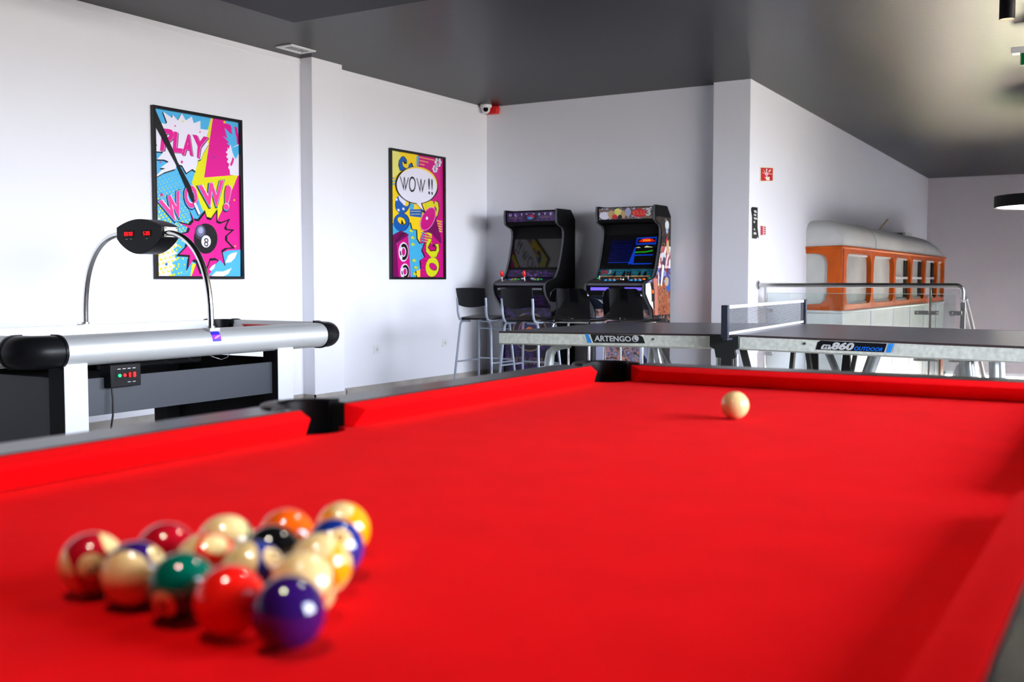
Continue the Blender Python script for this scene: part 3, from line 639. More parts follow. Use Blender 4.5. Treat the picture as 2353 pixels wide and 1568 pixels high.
# ------------------------------------------------------------------ balls
RB = .0286
CREAM = (.86, .62, .27)
def ball_mat(name, col, stripe):
    m = bpy.data.materials.new('ball_'+name); m.use_nodes = True; nt = m.node_tree; b = nt.nodes['Principled BSDF']
    b.inputs['Roughness'].default_value = .06; b.inputs['Coat Weight'].default_value = .6; b.inputs['Coat Roughness'].default_value = .03
    tc = nt.nodes.new('ShaderNodeTexCoord'); sp = nt.nodes.new('ShaderNodeSeparateXYZ'); nt.links.new(tc.outputs['Object'], sp.inputs[0])
    def M(op, a, v):
        n = nt.nodes.new('ShaderNodeMath'); n.operation = op; nt.links.new(a, n.inputs[0])
        if v is not None: n.inputs[1].default_value = v
        return n.outputs[0]
    disc = M('GREATER_THAN', sp.outputs['X'], RB*.915)
    cap = M('GREATER_THAN', M('ABSOLUTE', sp.outputs['Z'], None), RB*(.54 if stripe else 2))
    mx = nt.nodes.new('ShaderNodeMath'); mx.operation = 'MAXIMUM'; nt.links.new(disc, mx.inputs[0]); nt.links.new(cap, mx.inputs[1])
    c = nt.nodes.new('ShaderNodeMix'); c.data_type = 'RGBA'; nt.links.new(mx.outputs[0], c.inputs['Factor'])
    c.inputs['A'].default_value = (*col, 1); c.inputs['B'].default_value = (*CREAM, 1); nt.links.new(c.outputs['Result'], b.inputs['Base Color'])
    return m
BC = dict(yellow=(.92, .36, .004), blue=(.006, .025, .22), red=(.85, .010, .006), purple=(.026, .005, .105), orange=(.90, .12, .004), green=(.0, .115, .070), maroon=(.42, .004, .014), black=(.004, .004, .005))
def frame_at(px, py):
    d = ray(px, py).normalized(); R = d.cross(Vector((0, 0, 1))).normalized(); U = R.cross(d); return R, U, -d
BALLS = [  # name, pixel, number, colour, stripe?, number direction (screen right, up, towards), cap axis
    ((212, 1297), 15, 'maroon', 1, (.06, -.06, 1), (.93, .34, .05), 'maroon striped ball marked fifteen, far left of the back row'),
    ((310, 1320), 12, 'purple', 1, (.68, .42, .55), (-.42, -.22, .85), 'purple striped ball with large cream end facing the camera'),
    ((418, 1349), 6, 'green', 0, (-.55, -.50, .68), (0, 1, 0), 'solid green ball with its number low on the left'),
    ((527.5, 1382), 3, 'red', 0, (.2, -.4, -1), (0, 1, 0), 'solid bright red ball between the green and the front purple ball'),
    ((662.7, 1409.7), 4, 'purple', 0, (-.3, -.5, -1), (0, 1, 0), 'solid purple ball at the near corner of the rack'),
    ((382, 1272), 7, 'maroon', 0, (.1, -.3, -1), (0, 1, 0), 'solid crimson ball behind the purple striped ball'),
    ((477, 1298), 11, 'red', 1, (.22, .66, .72), (-.86, .34, .02), 'red striped ball with its number on top, behind the green ball'),
    ((582, 1319), 10, 'blue', 1, (.60, .42, .68), (-.72, .32, .55), 'blue striped ball with its number at upper right'),
    ((697, 1346), 13, 'orange', 1, (.7, -.6, -.3), (-.02, .42, .9), 'cream and orange striped ball directly behind the front purple ball'),
    ((520, 1252), 14, 'green', 1, (.5, -.5, -.6), (-.22, .62, .75), 'cream and green striped ball beside the solid orange ball'),
    ((629, 1280), 8, 'black', 0, (.3, -.2, -1), (0, 1, 0), 'solid black ball in the middle of the rack'),
    ((734, 1297), 9, 'yellow', 1, (.6, -.6, -.4), (-.45, .72, .50), 'yellow striped ball with cream end at upper left'),
    ((659, 1236), 5, 'orange', 0, (.3, -.2, -1), (0, 1, 0), 'solid orange ball left of the yellow ball'),
    ((767, 1263), 2, 'blue', 0, (.22, .26, .93), (0, 1, 0), 'solid blue ball with its number facing the camera'),
    ((787.5, 1218.6), 1, 'yellow', 0, (.0, .74, .66), (0, 1, 0), 'solid yellow ball at the far tip of the rack'),
]
P2 = [Vector(atz(a[0][0], a[0][1], ZB+RB)).xy for a in BALLS]
for _ in range(500):
    for i in range(15):
        for j in range(i):
            d = P2[i]-P2[j]; l = d.length
            if l < 2*RB+.0004: q = d/l*((2*RB+.0004-l)/2); P2[i] += q; P2[j] -= q
NUM = mat('number_ink', (.01, .01, .012), .15, bump=.01)
bm_cache = {}
for (pxy, n, cn, st, nd, kd, lab), P in zip(BALLS, P2):
    R, U, T = frame_at(*pxy)
    W = lambda v: (R*v[0]+U*v[1]+T*v[2]).normalized()
    X = W(nd); Z = W(kd)
    if st: X = (X-Z*X.dot(Z)).normalized()
    else: Z = (Z-X*Z.dot(X)).normalized()
    Yv = Z.cross(X)
    key = (cn, st)
    if key not in bm_cache: bm_cache[key] = ball_mat('%s_%s' % (cn, 'striped' if st else 'solid'), BC[cn], st)
    m = MB(); m.sphere((0, 0, 0), RB, bm_cache[key], 64, 32)
    o = single(m, 'billiard_ball', lab, 'ball', (0, 0, 0), 'racked balls on the red cloth', angle=180)
    mw = Matrix.Identity(4)
    for r in range(3): mw[r][0] = X[r]; mw[r][1] = Yv[r]; mw[r][2] = Z[r]
    o.matrix_world = Matrix.Translation((P.x, P.y, ZB+RB+.0003)) @ mw
    mm = MB()
    for sg in (1,):
        vs, fs, asp = text2d(str(n), .015)
        hh = .0125; ww = min(.014, hh*asp)
        vv = []
        for u, v in vs:
            y = (u-.5)*ww*sg; z = (v-.5)*hh; x = math.sqrt((RB*1.004)**2-y*y-z*z)*sg; vv.append((x, y, z))
        mm.add(vv, fs if sg == 1 else fs, NUM, False)
    nb = mm.build('number'); nb.parent = o
cb = Vector(atz(1689, 932, ZB+RB)); CUE = mat('cue_ball_ivory', (.70, .50, .22), .07, coat=.5, bump=.005)
m = MB(); m.sphere((cb.x, cb.y, ZB+RB+.0003), RB, CUE, 64, 32); single(m, 'cue_ball', 'cream cue ball alone on the far part of the red cloth', 'ball', (cb.x, cb.y, ZB+RB+.0003), angle=180)

# ================================================================== AIR HOCKEY TABLE
HX0, HX1, HY0, HY1 = -5.245, -4.29, 2.955, 5.01      # rail centre lines (inner corner lines)
HZ, HR = .722, .073
ah = thing('air_hockey_table', 'silver air hockey table with rounded rails beside the left wall', 'air hockey table', ((HX0+HX1)/2, (HY0+HY1)/2, 0))
def half(r, dz=0, inner=.0):
    pts = [(-inner, -r)]+[(r*math.sin(PI*i/16), -r*math.cos(PI*i/16)) for i in range(17)]+[(-inner, r)]
    return pts
def sweep(m, path, prof, mt, caps=True):
    # path: list of (x, y, nx, ny) with outward normal; prof: (outward, z)
    vs = []; L = len(prof)
    for x, y, nx, ny in path:
        for o_, z in prof: vs.append((x+nx*o_, y+ny*o_, HZ+z))
    fs = []
    for i in range(len(path)-1):
        for k in range(L): fs.append((i*L+k, i*L+(k+1) % L, (i+1)*L+(k+1) % L, (i+1)*L+k))
    if caps: fs += [tuple(reversed(range(L))), tuple(range((len(path)-1)*L, len(path)*L))]
    m.add(vs, fs, mt)
ra = .10                                             # plan radius of the corner piece
PF = half(HR, inner=.03); PC = half(HR*1.045, inner=.034); PL = half(HR*1.10, inner=.037)
sides = [((HX1, HY0+ra), (HX1, HY1-ra), (1, 0)), ((HX1-ra, HY1), (HX0+ra, HY1), (0, 1)), ((HX0, HY1-ra), (HX0, HY0+ra), (-1, 0)), ((HX0+ra, HY0), (HX1-ra, HY0), (0, -1))]
for a, b, n in sides:
    m = MB(); sweep(m, [(*a, *n), (*b, *n)], PF, ALU); part(m, 'side_rail', ah)
for (cx, cy, a0) in ((HX1-ra, HY0+ra, -90), (HX1-ra, HY1-ra, 0), (HX0+ra, HY1-ra, 90), (HX0+ra, HY0+ra, 180)):
    m = MB(); n_ = 16
    ext = .035
    def pth(s0, s1, grow_=0):
        out = []
        for i in range(n_+1):
            a = math.radians(a0+90*(s0+(s1-s0)*i/n_)); out.append((cx+ra*math.cos(a), cy+ra*math.sin(a), math.cos(a), math.sin(a)))
        return out
    A0, A1 = math.radians(a0), math.radians(a0+90)
    e0 = (cx+ra*math.cos(A0)+ext*math.sin(A0), cy+ra*math.sin(A0)-ext*math.cos(A0), math.cos(A0), math.sin(A0))
    e1 = (cx+ra*math.cos(A1)-ext*math.sin(A1), cy+ra*math.sin(A1)+ext*math.cos(A1), math.cos(A1), math.sin(A1))
    P_all = [e0]+pth(0, 1)+[e1]
    sweep(m, P_all, PC, BLACK)
    for E_, sg in ((e0, 1), (e1, -1)):
        tx, ty = (-E_[3]*sg, E_[2]*sg)
        sweep(m, [(*E_[:2], *E_[2:]), (E_[0]+tx*.014, E_[1]+ty*.014, *E_[2:])], PL, BLACK)
    part(m, 'corner_cap', ah)
WHT = mat('hockey_surface', (.62, .64, .66), .3, spec=.6, bump=.01)
m = MB(); m.box(HX0, HX1, HY0, HY1, HZ-.06, HZ-.022, WHT); part(m, 'playing_surface', ah)
m = MB()
for x in (HX0+.03, HX1-.03): m.box(x-.004, x+.004, HY0+.03, HY1-.03, HZ-.03, HZ+.045, ALU)
for y in (HY0+.03, HY1-.03): m.box(HX0+.03, HX1-.03, y-.004, y+.004, HZ-.03, HZ+.045, ALU)
part(m, 'inner_bumper', ah)
for y, s_ in ((HY1-.036, -1), (HY0+.036, 1)):
    m = MB(); xa, xb = (-4.99, -4.63)
    m.box(xa, xb, y, y+s_*.010, HZ-.01, HZ+.04, BLACKM); m.box(xa-.01, xb+.01, y, y+s_*.03, HZ+.04, HZ+.048, RED); m.box(xa-.01, xa, y, y+s_*.02, HZ-.01, HZ+.048, RED); m.box(xb, xb+.01, y, y+s_*.02, HZ-.01, HZ+.048, RED)
    part(m, 'goal', ah)
LEGW = mat('leg_light_grey', (.60, .62, .64), .45, bump=.02)
PANEL = mat('panel_charcoal', (.040, .045, .056), .5, bump=.03)
for y0, y1 in ((3.085, 3.21), (4.475, 4.60)):
    for x0, x1 in ((-4.36, -4.25), (HX0-.04, HX0+.07)):
        m = MB(); m.box(x0, x1, y0, y1, .03, HZ-.055, BLACKM); fx = x1 if x0 > -4.8 else x0; sg = 1 if x0 > -4.8 else -1
        m.box(min(fx, fx+sg*.004), max(fx, fx+sg*.004), y0, y1, .03, HZ-.055, LEGW); m.cyl(((x0+x1)/2, (y0+y1)/2, 0), ((x0+x1)/2, (y0+y1)/2, .03), .035, BLACK)
        part(m, 'leg', ah)
m = MB(); xa, xb = HX0+.06, -4.31
m.box(xb, xb+.018, 3.21, 4.475, .405, .585, PANEL); m.box(xa, xa+.018, 3.21, 4.475, .405, .585, BLACKM); m.box(xa, xb, 3.21, 4.475, .405, .42, BLACKM); part(m, 'side_apron', ah, .002)
m = MB(); m.box(xa, -4.36, 3.09, 3.108, .10, .60, PANEL); part(m, 'end_panel', ah, .002)
m = MB(); m.box(xa, -4.36, 4.575, 4.593, .10, .60, BLACKM); part(m, 'end_panel', ah, .002)
m = MB(); m.box(xa+.1, xb-.25, 3.5, 4.2, HZ-.13, HZ-.06, BLACKM); part(m, 'blower_housing', ah, .01)
# control box
m = MB(); m.box(-4.32, -4.245, 3.335, 3.515, .535, .645, BLACK); cb_ = part(m, 'control_box', ah, .004)
m = MB(); m.box(-4.245, -4.2435, 3.365, 3.49, .565, .618, BLACKM)
for k in range(4): y = 3.385+k*.029; m.box(-4.2435, -4.243, y-.009, y+.009, .622, .625, P_['lgrey'])
for k in (2, 3): y = 3.385+k*.029; m.box(-4.2435, -4.243, y-.009, y+.009, .556, .559, P_['lgrey'])
part(m, 'button_plate', cb_)
LEDR = mat('led_red', (.6, .01, .01), .3, emit=(255, 20, 20), estr=.5, bump=.01); LEDG = mat('led_green', (.02, .4, .15), .3, emit=(20, 200, 110), estr=.6, bump=.01)
for k, mt in enumerate((LEDG, LEDR, RED, LEDR)):
    y = 3.385+k*.029; m = MB()
    if k < 2: m.tube([(-4.2435, y, .592), (-4.236, y, .592)], .008, mt, 16)
    else: m.box(-4.2435, -4.237, y-.007, y+.007, .580, .604, mt)
    part(m, 'button', cb_, .001)
m = MB(); m.tube([(-4.27, 3.36, .54), (-4.262, 3.36, .48), (-4.258, 3.355, .40), (-4.262, 3.34, .31), (-4.29, 3.31, .20), (-4.33, 3.28, .10), (-4.40, 3.26, .02), (-4.6, 3.27, .008)], .0045, BLACK, 8); part(m, 'power_cord', ah)
for i, (y, w) in enumerate(((3.74, .05), (3.9, .05), (4.08, .08))):
    m = MB(); m.tube([(-4.30, y-w, HZ-.07), (-4.29, y-w*.6, HZ-.082), (-4.285, y, HZ-.098), (-4.29, y+w*.6, HZ-.09), (-4.30, y+w, HZ-.07)], .0022, BLACK if i < 2 else CHROME, 6); part(m, 'cable_loop', ah)
# scoreboard arch
AY = 3.99
for sg, x_s, x_b in ((1, -4.60, -4.262), (-1, -4.95, -5.287)):
    pts = []
    zt, z0 = 1.318, HZ+HR-.02
    A_, B_ = abs(x_b-x_s), (zt-z0)
    for i in range(21):
        a = PI/2*(1-i/20)
        u = math.cos(a)**.92; v = math.sin(a)**.72 if a > 0 else 0
        pts.append((x_s+sg*A_*min(1, u), AY, z0+B_*v*.985))
    m = MB(); m.tube(pts, .0165, CHROME, 18); part(m, 'arch_tube', ah, angle=60)
    m = MB(); m.box(x_b-.03, x_b+.03, AY-.035, AY+.035, HZ+HR-.014, HZ+HR+.004, STEEL); m.cyl((x_b, AY, HZ+HR), (x_b, AY, HZ+HR+.014), .022, STEEL); part(m, 'tube_foot', ah)
xs0, xs1, zs0, zs1 = -4.955, -4.592, 1.196, 1.388
zc_ = 1.292; xm = (xs0+xs1)/2
outl = [(xs0, 1.345)]+[(xs0+(xs1-xs0)*i/14, 1.345+(zs1-1.345)*math.sin(PI*i/14)**.9) for i in range(1, 14)]+[(xs1, 1.345), (xs1, 1.283)]+[(xs1-(xs1-xs0)*i/14, 1.283-(1.283-zs0)*math.sin(PI*i/14)**.8) for i in range(1, 14)]+[(xs0, 1.283)]
m = MB(); m.prism(outl, 'y', 3.955, 4.075, BLACK, True); sb = part(m, 'scoreboard', ah, .002, angle=30)
for sg, xx in ((1, xs1), (-1, xs0)):
    m = MB(); m.box(min(xx, xx+sg*.004), max(xx, xx+sg*.004), 3.975, 4.065, 1.288, 1.342, P_['cream'])
    for yy in (3.983, 4.057):
        for zz in (1.294, 1.336): m.tube([(xx+sg*.004, yy, zz), (xx+sg*.0055, yy, zz)], .004, BLACK, 8)
    part(m, 'mounting_plate', sb)
RED7 = mat('digit_red', (.9, .01, .02), .3, emit=(255, 8, 16), estr=1.1, bump=.01)
SEG = {'0': 'abcdef', '5': 'afgcd', ':': ''}
for xa, txt in ((-4.888, '00:00'), (-4.745, '5:00')):
    m = MB(); m.box(xa-.006, xa+.076, 3.9535, 3.955, 1.290, 1.326, BLACKM); dp = part(m, 'display_window', sb)
    m = MB(); x = xa if len(txt) == 5 else xa+.012; y = 3.9528
    for ch in txt:
        if ch == ':':
            for z in (1.302, 1.314): m.box(x, x+.003, y-.0005, y, z, z+.003, RED7)
            x += .007; continue
        w, hgt, t_ = .0105, .020, .0021; z = 1.298
        for sgm in SEG[ch]:
            q = {'a': (0, w, hgt-t_, hgt), 'd': (0, w, 0, t_), 'g': (0, w, hgt/2-t_/2, hgt/2+t_/2), 'f': (0, t_, hgt/2, hgt), 'b': (w-t_, w, hgt/2, hgt), 'e': (0, t_, 0, hgt/2), 'c': (w-t_, w, 0, hgt/2)}[sgm]
            m.box(x+q[0], x+q[1], y-.0005, y, z+q[2], z+q[3], RED7)
        x += .0165
    part(m, 'digits', dp)
    m = MB()
    for k in range(2 if len(txt) == 5 else 1): m.box(xa+.01+k*.035+(.02 if len(txt) == 4 else 0), xa+.024+k*.035+(.02 if len(txt) == 4 else 0), 3.9532, 3.9549, 1.278, 1.2805, P_['lgrey'])
    part(m, 'caption', sb)
# sticker on rail (curved with it)
m = MB(); xk = HX1
def rp(y, a, l=.0012): return (xk+(HR+l)*math.cos(a), y, HZ+(HR+l)*math.sin(a))
INDIGO = flat('indigo', (58, 44, 190)); VIO = flat('violet', (150, 60, 200))
ya, yb = 3.965, 4.025
for i in range(6):
    a0, a1 = math.radians(62-i*9.5), math.radians(62-(i+1)*9.5); m.poly([rp(ya-.006*i/6, a0), rp(yb-.006*i/6, a0), rp(yb-.006*(i+1)/6, a1), rp(ya-.006*(i+1)/6, a1)], INDIGO if i in (0, 1, 2, 5) else VIO)
m.poly([rp(ya+.01, math.radians(22), .002), rp(yb-.008, math.radians(34), .002), rp(yb-.010, math.radians(26), .002), rp(ya+.012, math.radians(15), .002)], P_['lpink'])
part(m, 'sticker', ah)

# ================================================================== TABLE TENNIS TABLE
TX0, TX1, TY0, TY1 = -3.19, -.455, 5.17, 6.70
TXM = -1.83
def tz(x): return .776-.017*abs(x-TXM)/1.36
tt = thing('table_tennis_table', 'dark table tennis table with galvanised frame and net', 'table tennis table', (TXM, (TY0+TY1)/2, 0))
for a, b in ((TX0, TXM-.003), (TXM+.003, TX1)):
    m = MB(); za, zb = tz(a), tz(b)
    m.add([(x, y, z) for (x, z) in ((a, za), (b, zb)) for y in (TY0, TY1) for z in (z-.008, z)], [(0, 1, 3, 2), (4, 6, 7, 5), (0, 4, 5, 1), (2, 3, 7, 6), (0, 2, 6, 4), (1, 5, 7, 3)], PPTOP, False)
    top = part(m, 'tabletop', tt)
    f_ = .006
    for (x0, x1, y0, y1) in ((a, b, TY0-f_, TY0), (a, b, TY1, TY1+f_)):
        m = MB(); m.add([(x, y, z) for (x, z) in ((x0, tz(x0)), (x1, tz(x1))) for y in (y0, y1) for z in (z-.009, z+.0005)], [(0, 1, 3, 2), (4, 6, 7, 5), (0, 4, 5, 1), (2, 3, 7, 6), (0, 2, 6, 4), (1, 5, 7, 3)], RIM, False)
        part(m, 'edge_trim', top)
    m = MB(); g_ = .004
    ea, eb = (a, b)
    for (x0, x1, y0, y1) in ((a, b, TY0-g_, TY0+.03), (a, b, TY1-.03, TY1+g_), (min(a, a+.02) if a == TX0 else b-.03, a+.03 if a == TX0 else b, TY0+.03, TY1-.03)):
        m.add([(x, y, z) for (x, z) in ((x0, tz(x0)), (x1, tz(x1))) for y in (y0, y1) for z in (z-.068, z-.0095)], [(0, 1, 3, 2), (4, 6, 7, 5), (0, 4, 5, 1), (2, 3, 7, 6), (0, 2, 6, 4), (1, 5, 7, 3)], GALV, False)
    part(m, 'frame_apron', tt)
NAVY = mat('net_post_navy', (.022, .025, .040), .45, bump=.02)
def Ty(px, py): q = atY(px, py, TY0-.007); return q
def strip(pts, mt, l): m.poly([(q.x, TY0-.0045-l, q.z) for q in (Ty(*p) for p in pts)], mt)
m = MB()
strip([(1337, 767), (1345, 767), (1355, 788), (1349, 788)], P_['cream'], .001); strip([(1344, 767.3), (1351, 767.5), (1359, 788), (1350, 788)], P_['sblue'], .002); strip([(1352, 767.6), (1355, 767.7), (1363, 788.4), (1360, 788.4)], P_['cream'], .001)
strip([(1356, 768), (1470, 771), (1477, 775), (1482, 789.5), (1363, 788)], P_['dgrey'], .001)
fn = lambda TL, TR, BR, BL: quad_fn(lambda q, l: Vector((Ty(*q).x, TY0-.0045-l, Ty(*q).z)), TL, TR, BR, BL, .003)
text_on(m, 'ARTENGO', P_['lgrey'], fn((1366, 771.0), (1449, 773), (1451, 785.6), (1366, 784.8)), .03)
def disc(cx, cy, rx, ry, mt, l): strip([(cx+rx*math.cos(k*PI/10), cy+ry*math.sin(k*PI/10)) for k in range(20)], mt, l)
disc(1460, 778.6, 8, 7.6, P_['lgrey'], .003); strip([(1460, 774), (1458, 780), (1463, 783.5), (1461.5, 785), (1456, 783), (1457, 775)], P_['dgrey'], .0045); disc(1462, 777.5, 4.3, 4.6, P_['lgrey'], .005)
part(m, 'maker_decal', tt, label='dark decal lettered ARTENGO with a ball logo')
m = MB()
strip([(1886, 783), (2037.5, 790), (2031, 810), (1874, 803.5), (1879, 787)], P_['blk'], .001)
strip([(2038.5, 790), (2043, 790), (2036, 810.5), (2031, 810)], P_['lgrey'], .001); strip([(2042, 789.5), (2054, 790), (2047, 811), (2036, 810.5)], P_['sblue'], .002); strip([(2056, 790), (2062.5, 790.3), (2056, 811.5), (2050, 811)], P_['lgrey'], .001)
strip([(1887, 797), (1892, 792), (1908, 792.6), (1910, 803.6), (1886, 802.6)], P_['lgrey'], .003)
text_on(m, 'FT', P_['blk'], fn((1892, 794.5), (1907, 795), (1906, 801.8), (1892, 801.2)), .04, .2)
text_on(m, '860', P_['lgrey'], fn((1912, 786), (1964.5, 787.8), (1960, 805.8), (1909, 803.8)), .05, .15)
text_on(m, 'OUTDOOR', P_['lb'], fn((1964, 796.5), (2030, 799.5), (2027, 808), (1962, 805.5)), .03, .15)
part(m, 'model_decal', tt, label='black decal lettered FT 860 OUTDOOR')
for px, py in ((1501, 779.5), (1849, 790)):
    q = Ty(px, py); m = MB(); m.tube([(q.x, TY0-.004, q.z), (q.x, TY0-.009, q.z)], .006, STEEL, 12); part(m, 'screw', tt)
# net
YP0, YP1 = TY0-.125, TY1+.14
xn = TXM
for y, s_ in ((YP0, -1), (YP1, 1)):
    xq = atY(1666.5, 735, YP0).x if y == YP0 else atY(1847, 716, YP1).x
    m = MB(); m.box(xq-.018, xq+.018, y-.012, y+.012, tz(TXM)-.01, .928, NAVY); m.box(xq-.014, xq+.014, min(y, y-s_*.15), max(y, y-s_*.15), tz(TXM)-.024, tz(TXM)-.012, NAVY); part(m, 'net_post', tt, .003)
xA, xB = atY(1666.5, 735, YP0).x, atY(1847, 716, YP1).x
def nx(y): return xA+(xB-xA)*(y-YP0)/(YP1-YP0)
z1, z0 = .926, tz(TXM)+.003
NET = bpy.data.materials.new('net_mesh'); NET.use_nodes = True; nt = NET.node_tree; b = nt.nodes['Principled BSDF']; b.inputs['Base Color'].default_value = (.045, .045, .052, 1); b.inputs['Roughness'].default_value = .8
tc = nt.nodes.new('ShaderNodeTexCoord'); sp = nt.nodes.new('ShaderNodeSeparateXYZ'); nt.links.new(tc.outputs['Object'], sp.inputs[0])
def sq(out, per, w):
    a = nt.nodes.new('ShaderNodeMath'); a.operation = 'MULTIPLY'; a.inputs[1].default_value = 1/per; nt.links.new(out, a.inputs[0])
    f = nt.nodes.new('ShaderNodeMath'); f.operation = 'FRACT'; nt.links.new(a.outputs[0], f.inputs[0])
    l = nt.nodes.new('ShaderNodeMath'); l.operation = 'LESS_THAN'; l.inputs[1].default_value = w; nt.links.new(f.outputs[0], l.inputs[0]); return l.outputs[0]
mx = nt.nodes.new('ShaderNodeMath'); mx.operation = 'MAXIMUM'; nt.links.new(sq(sp.outputs['Y'], .0055, .38), mx.inputs[0]); nt.links.new(sq(sp.outputs['Z'], .0055, .38), mx.inputs[1])
nt.links.new(mx.outputs[0], b.inputs['Alpha'])
m = MB(); m.poly([(nx(YP0), YP0, z0), (nx(YP1), YP1, z0), (nx(YP1), YP1, z1), (nx(YP0), YP0, z1)], NET); net = part(m, 'net', tt)
NB = mat('net_band_white', (.52, .53, .58), .6, bump=.05, bscale=200)
m = MB(); m.bar((nx(YP0)+.002, YP0+.02, z1-.008), (nx(YP1), YP1-.01, z1-.008), .006, .017, NB); m.bar((nx(YP0)+.002, YP0+.02, z0+.006), (nx(YP1), YP1-.01, z0+.006), .006, .014, NB)
m.bar((nx(YP0), YP0+.026, z0), (nx(YP0), YP0+.026, z1), .012, .006, NB); part(m, 'net_band', tt)
# centre hinge bracket and black foot plates
for yb, s_ in ((TY0-.03, -1), (TY1+.03, 1)):
    m = MB(); o_ = .0
    pr_ = [(-1.905, .772), (-1.905, .715), (-1.88, .702), (-1.872, .66), (-1.845, .66), (-1.875, .04), (-1.765, .04), (-1.785, .655), (-1.765, .665), (-1.772, .70), (-1.752, .712), (-1.752, .772)]
    m.prism(pr_, 'y', min(yb, yb+s_*.02), max(yb, yb+s_*.02), mat('bracket_black', (.012, .014, .013), .5, bump=.04) if s_ == -1 else MATS['bracket_black']); part(m, 'centre_bracket', tt, .003)
TUBE = mat('galvanised_tube', (.50, .54, .53), .3, .65, bump=.08, bscale=60, vary=.15, vscale=20)
def leg(pts, r, mt=TUBE, n=16): m = MB(); m.tube(pts, r, mt, n); part(m, 'leg', tt, angle=60)
yl = TY0+.05
for x in (-1.868, -1.775): leg([(x, TY0-.012, .68), (x+(.0 if x < -1.8 else .012), TY0-.012, .02)], .0145)
# curved end legs, one pair at each end
for y in (TY0+.10, TY1-.10):
    xa = atY(1262, 800, y).x if y < TY0+.2 else -2.86
    leg([(xa+.13, y, .694), (xa+.075, y, .686), (xa+.03, y, .668), (xa+.008, y, .635), (xa, y, .59), (xa-.05, y, .02)], .026)
    xb = atY(2226, 830, y).x if y < TY0+.2 else -.72
    leg([(xb-.01, y, .70), (xb, y, .62), (xb+.03, y, .02)], .030)
xb = atY(2286, 830, TY0+.06).x; leg([(xb-.005, TY0+.06, .70), (xb+.02, TY0+.06, .02)], .022)
for (x0, z0_, x1, z1_, y, r) in ((-2.42, .69, -2.50, .02, TY0+.45, .032), (-2.26, .69, -2.10, .02, TY0+.1, .022), (-2.55, .69, -2.2, .02, TY0+.8, .012), (-1.20, .69, -1.42, .02, TY0+.5, .032), (-1.50, .69, -1.20, .02, TY0+.65, .020)):
    leg([(x0, y, z0_), (x1, y, z1_)], r)
BR = MATS['bracket_black']; WHEEL = mat('wheel_frame_grey_black', (.06, .068, .06), .5, bump=.04)
def struts(px0, py0, px1, py1, Yp, w=.035):
    a, b_ = atY(px0, py0, Yp), atY(px1, py1, Yp); d = (b_-a); k = (0.03-a.z)/d.z; m = MB(); m.bar(a, a+d*k, .02, w, WHEEL); part(m, 'folding_strut', tt)
struts(1706, 797, 1718, 845, TY0+.30); struts(1824, 800, 1819, 848, TY0+.42); struts(1966, 812, 1957, 857, TY0+.32, .02); struts(1855, 804, 1862, 850, TY0+.42)
m = MB(); m.prism([(-1.42, .1), (-1.30, .1), (-1.34, .69), (-1.37, .69)], 'y', TY0+.50, TY0+.53, BR); part(m, 'folding_plate', tt)

# ================================================================== ARCADE CABINETS
TM = mat('grey_t_moulding', (.10, .11, .125), .35, bump=.02)
PROF = [(0, 0), (0, 1.675), (.092, 1.768), (.385, 1.766), (.392, 1.70), (.382, 1.625), (.335, 1.600), (.265, 1.580), (.243, 1.548), (.240, 1.50), (.252, 1.43), (.290, 1.30), (.345, 1.165), (.400, 1.090), (.430, 1.072), (.52, 1.052), (.585, 1.036), (.615, 1.018), (.628, .985), (.622, .95), (.595, .90), (.535, .845), (.468, .79), (.437, .745), (.430, .70), (.430, 0)]
def art_mat(name, cols, scale, seed, base=None, warp=2.2, rough=.3, emit=0, stretch=(1, 1, 1)):
    m = bpy.data.materials.new(name); m.use_nodes = True; nt = m.node_tree; b = nt.nodes['Principled BSDF']; b.inputs['Roughness'].default_value = rough
    tc = nt.nodes.new('ShaderNodeTexCoord'); mp = nt.nodes.new('ShaderNodeMapping'); mp.inputs['Location'].default_value = (seed, seed*.7, seed*1.3); mp.inputs['Scale'].default_value = stretch
    nt.links.new(tc.outputs['Object'], mp.inputs['Vector'])
    n = nt.nodes.new('ShaderNodeTexNoise'); n.inputs['Scale'].default_value = scale; n.inputs['Detail'].default_value = 3; n.inputs['Distortion'].default_value = warp; nt.links.new(mp.outputs[0], n.inputs['Vector'])
    r = nt.nodes.new('ShaderNodeValToRGB'); e = r.color_ramp.elements; k = len(cols)
    e[0].position = .28; e[0].color = (*srgb(cols[0]), 1); e[1].position = .74; e[1].color = (*srgb(cols[-1]), 1)
    for i in range(1, k-1): q = e.new(.28+.46*i/(k-1)); q.color = (*srgb(cols[i]), 1)
    nt.links.new(n.outputs['Fac'], r.inputs['Fac']); nt.links.new(r.outputs[0], b.inputs['Base Color'])
    if emit: nt.links.new(r.outputs[0], b.inputs['Emission Color']); b.inputs['Emission Strength'].default_value = emit
    return m
SIDEART = art_mat('side_artwork', [(10, 9, 12), (24, 18, 22), (170, 50, 24), (20, 16, 22), (60, 70, 170), (150, 160, 210), (30, 20, 30), (170, 80, 30), (16, 12, 14)], 4.5, 3.1, warp=4)
SIDEWHITE = art_mat('side_artwork_pale', [(20, 16, 20), (236, 232, 238), (240, 236, 240), (190, 60, 60), (60, 50, 60), (238, 236, 242)], 4, 9, warp=3)
SIDEFIRE = art_mat('side_artwork_fire', [(20, 12, 16), (120, 44, 24), (205, 96, 34), (40, 20, 22), (190, 130, 80), (150, 30, 24), (50, 24, 50)], 5, 5, warp=4)
SIDEDARK = art_mat('side_artwork_dark', [(9, 8, 10), (9, 8, 10), (12, 10, 12), (14, 12, 14), (150, 90, 50), (190, 170, 140)], 11, 1)
FRONTART = art_mat('front_artwork', [(150, 155, 190), (196, 200, 226), (60, 90, 140), (214, 160, 150), (30, 34, 40), (170, 176, 206), (120, 90, 80)], 4.5, 2, warp=3)
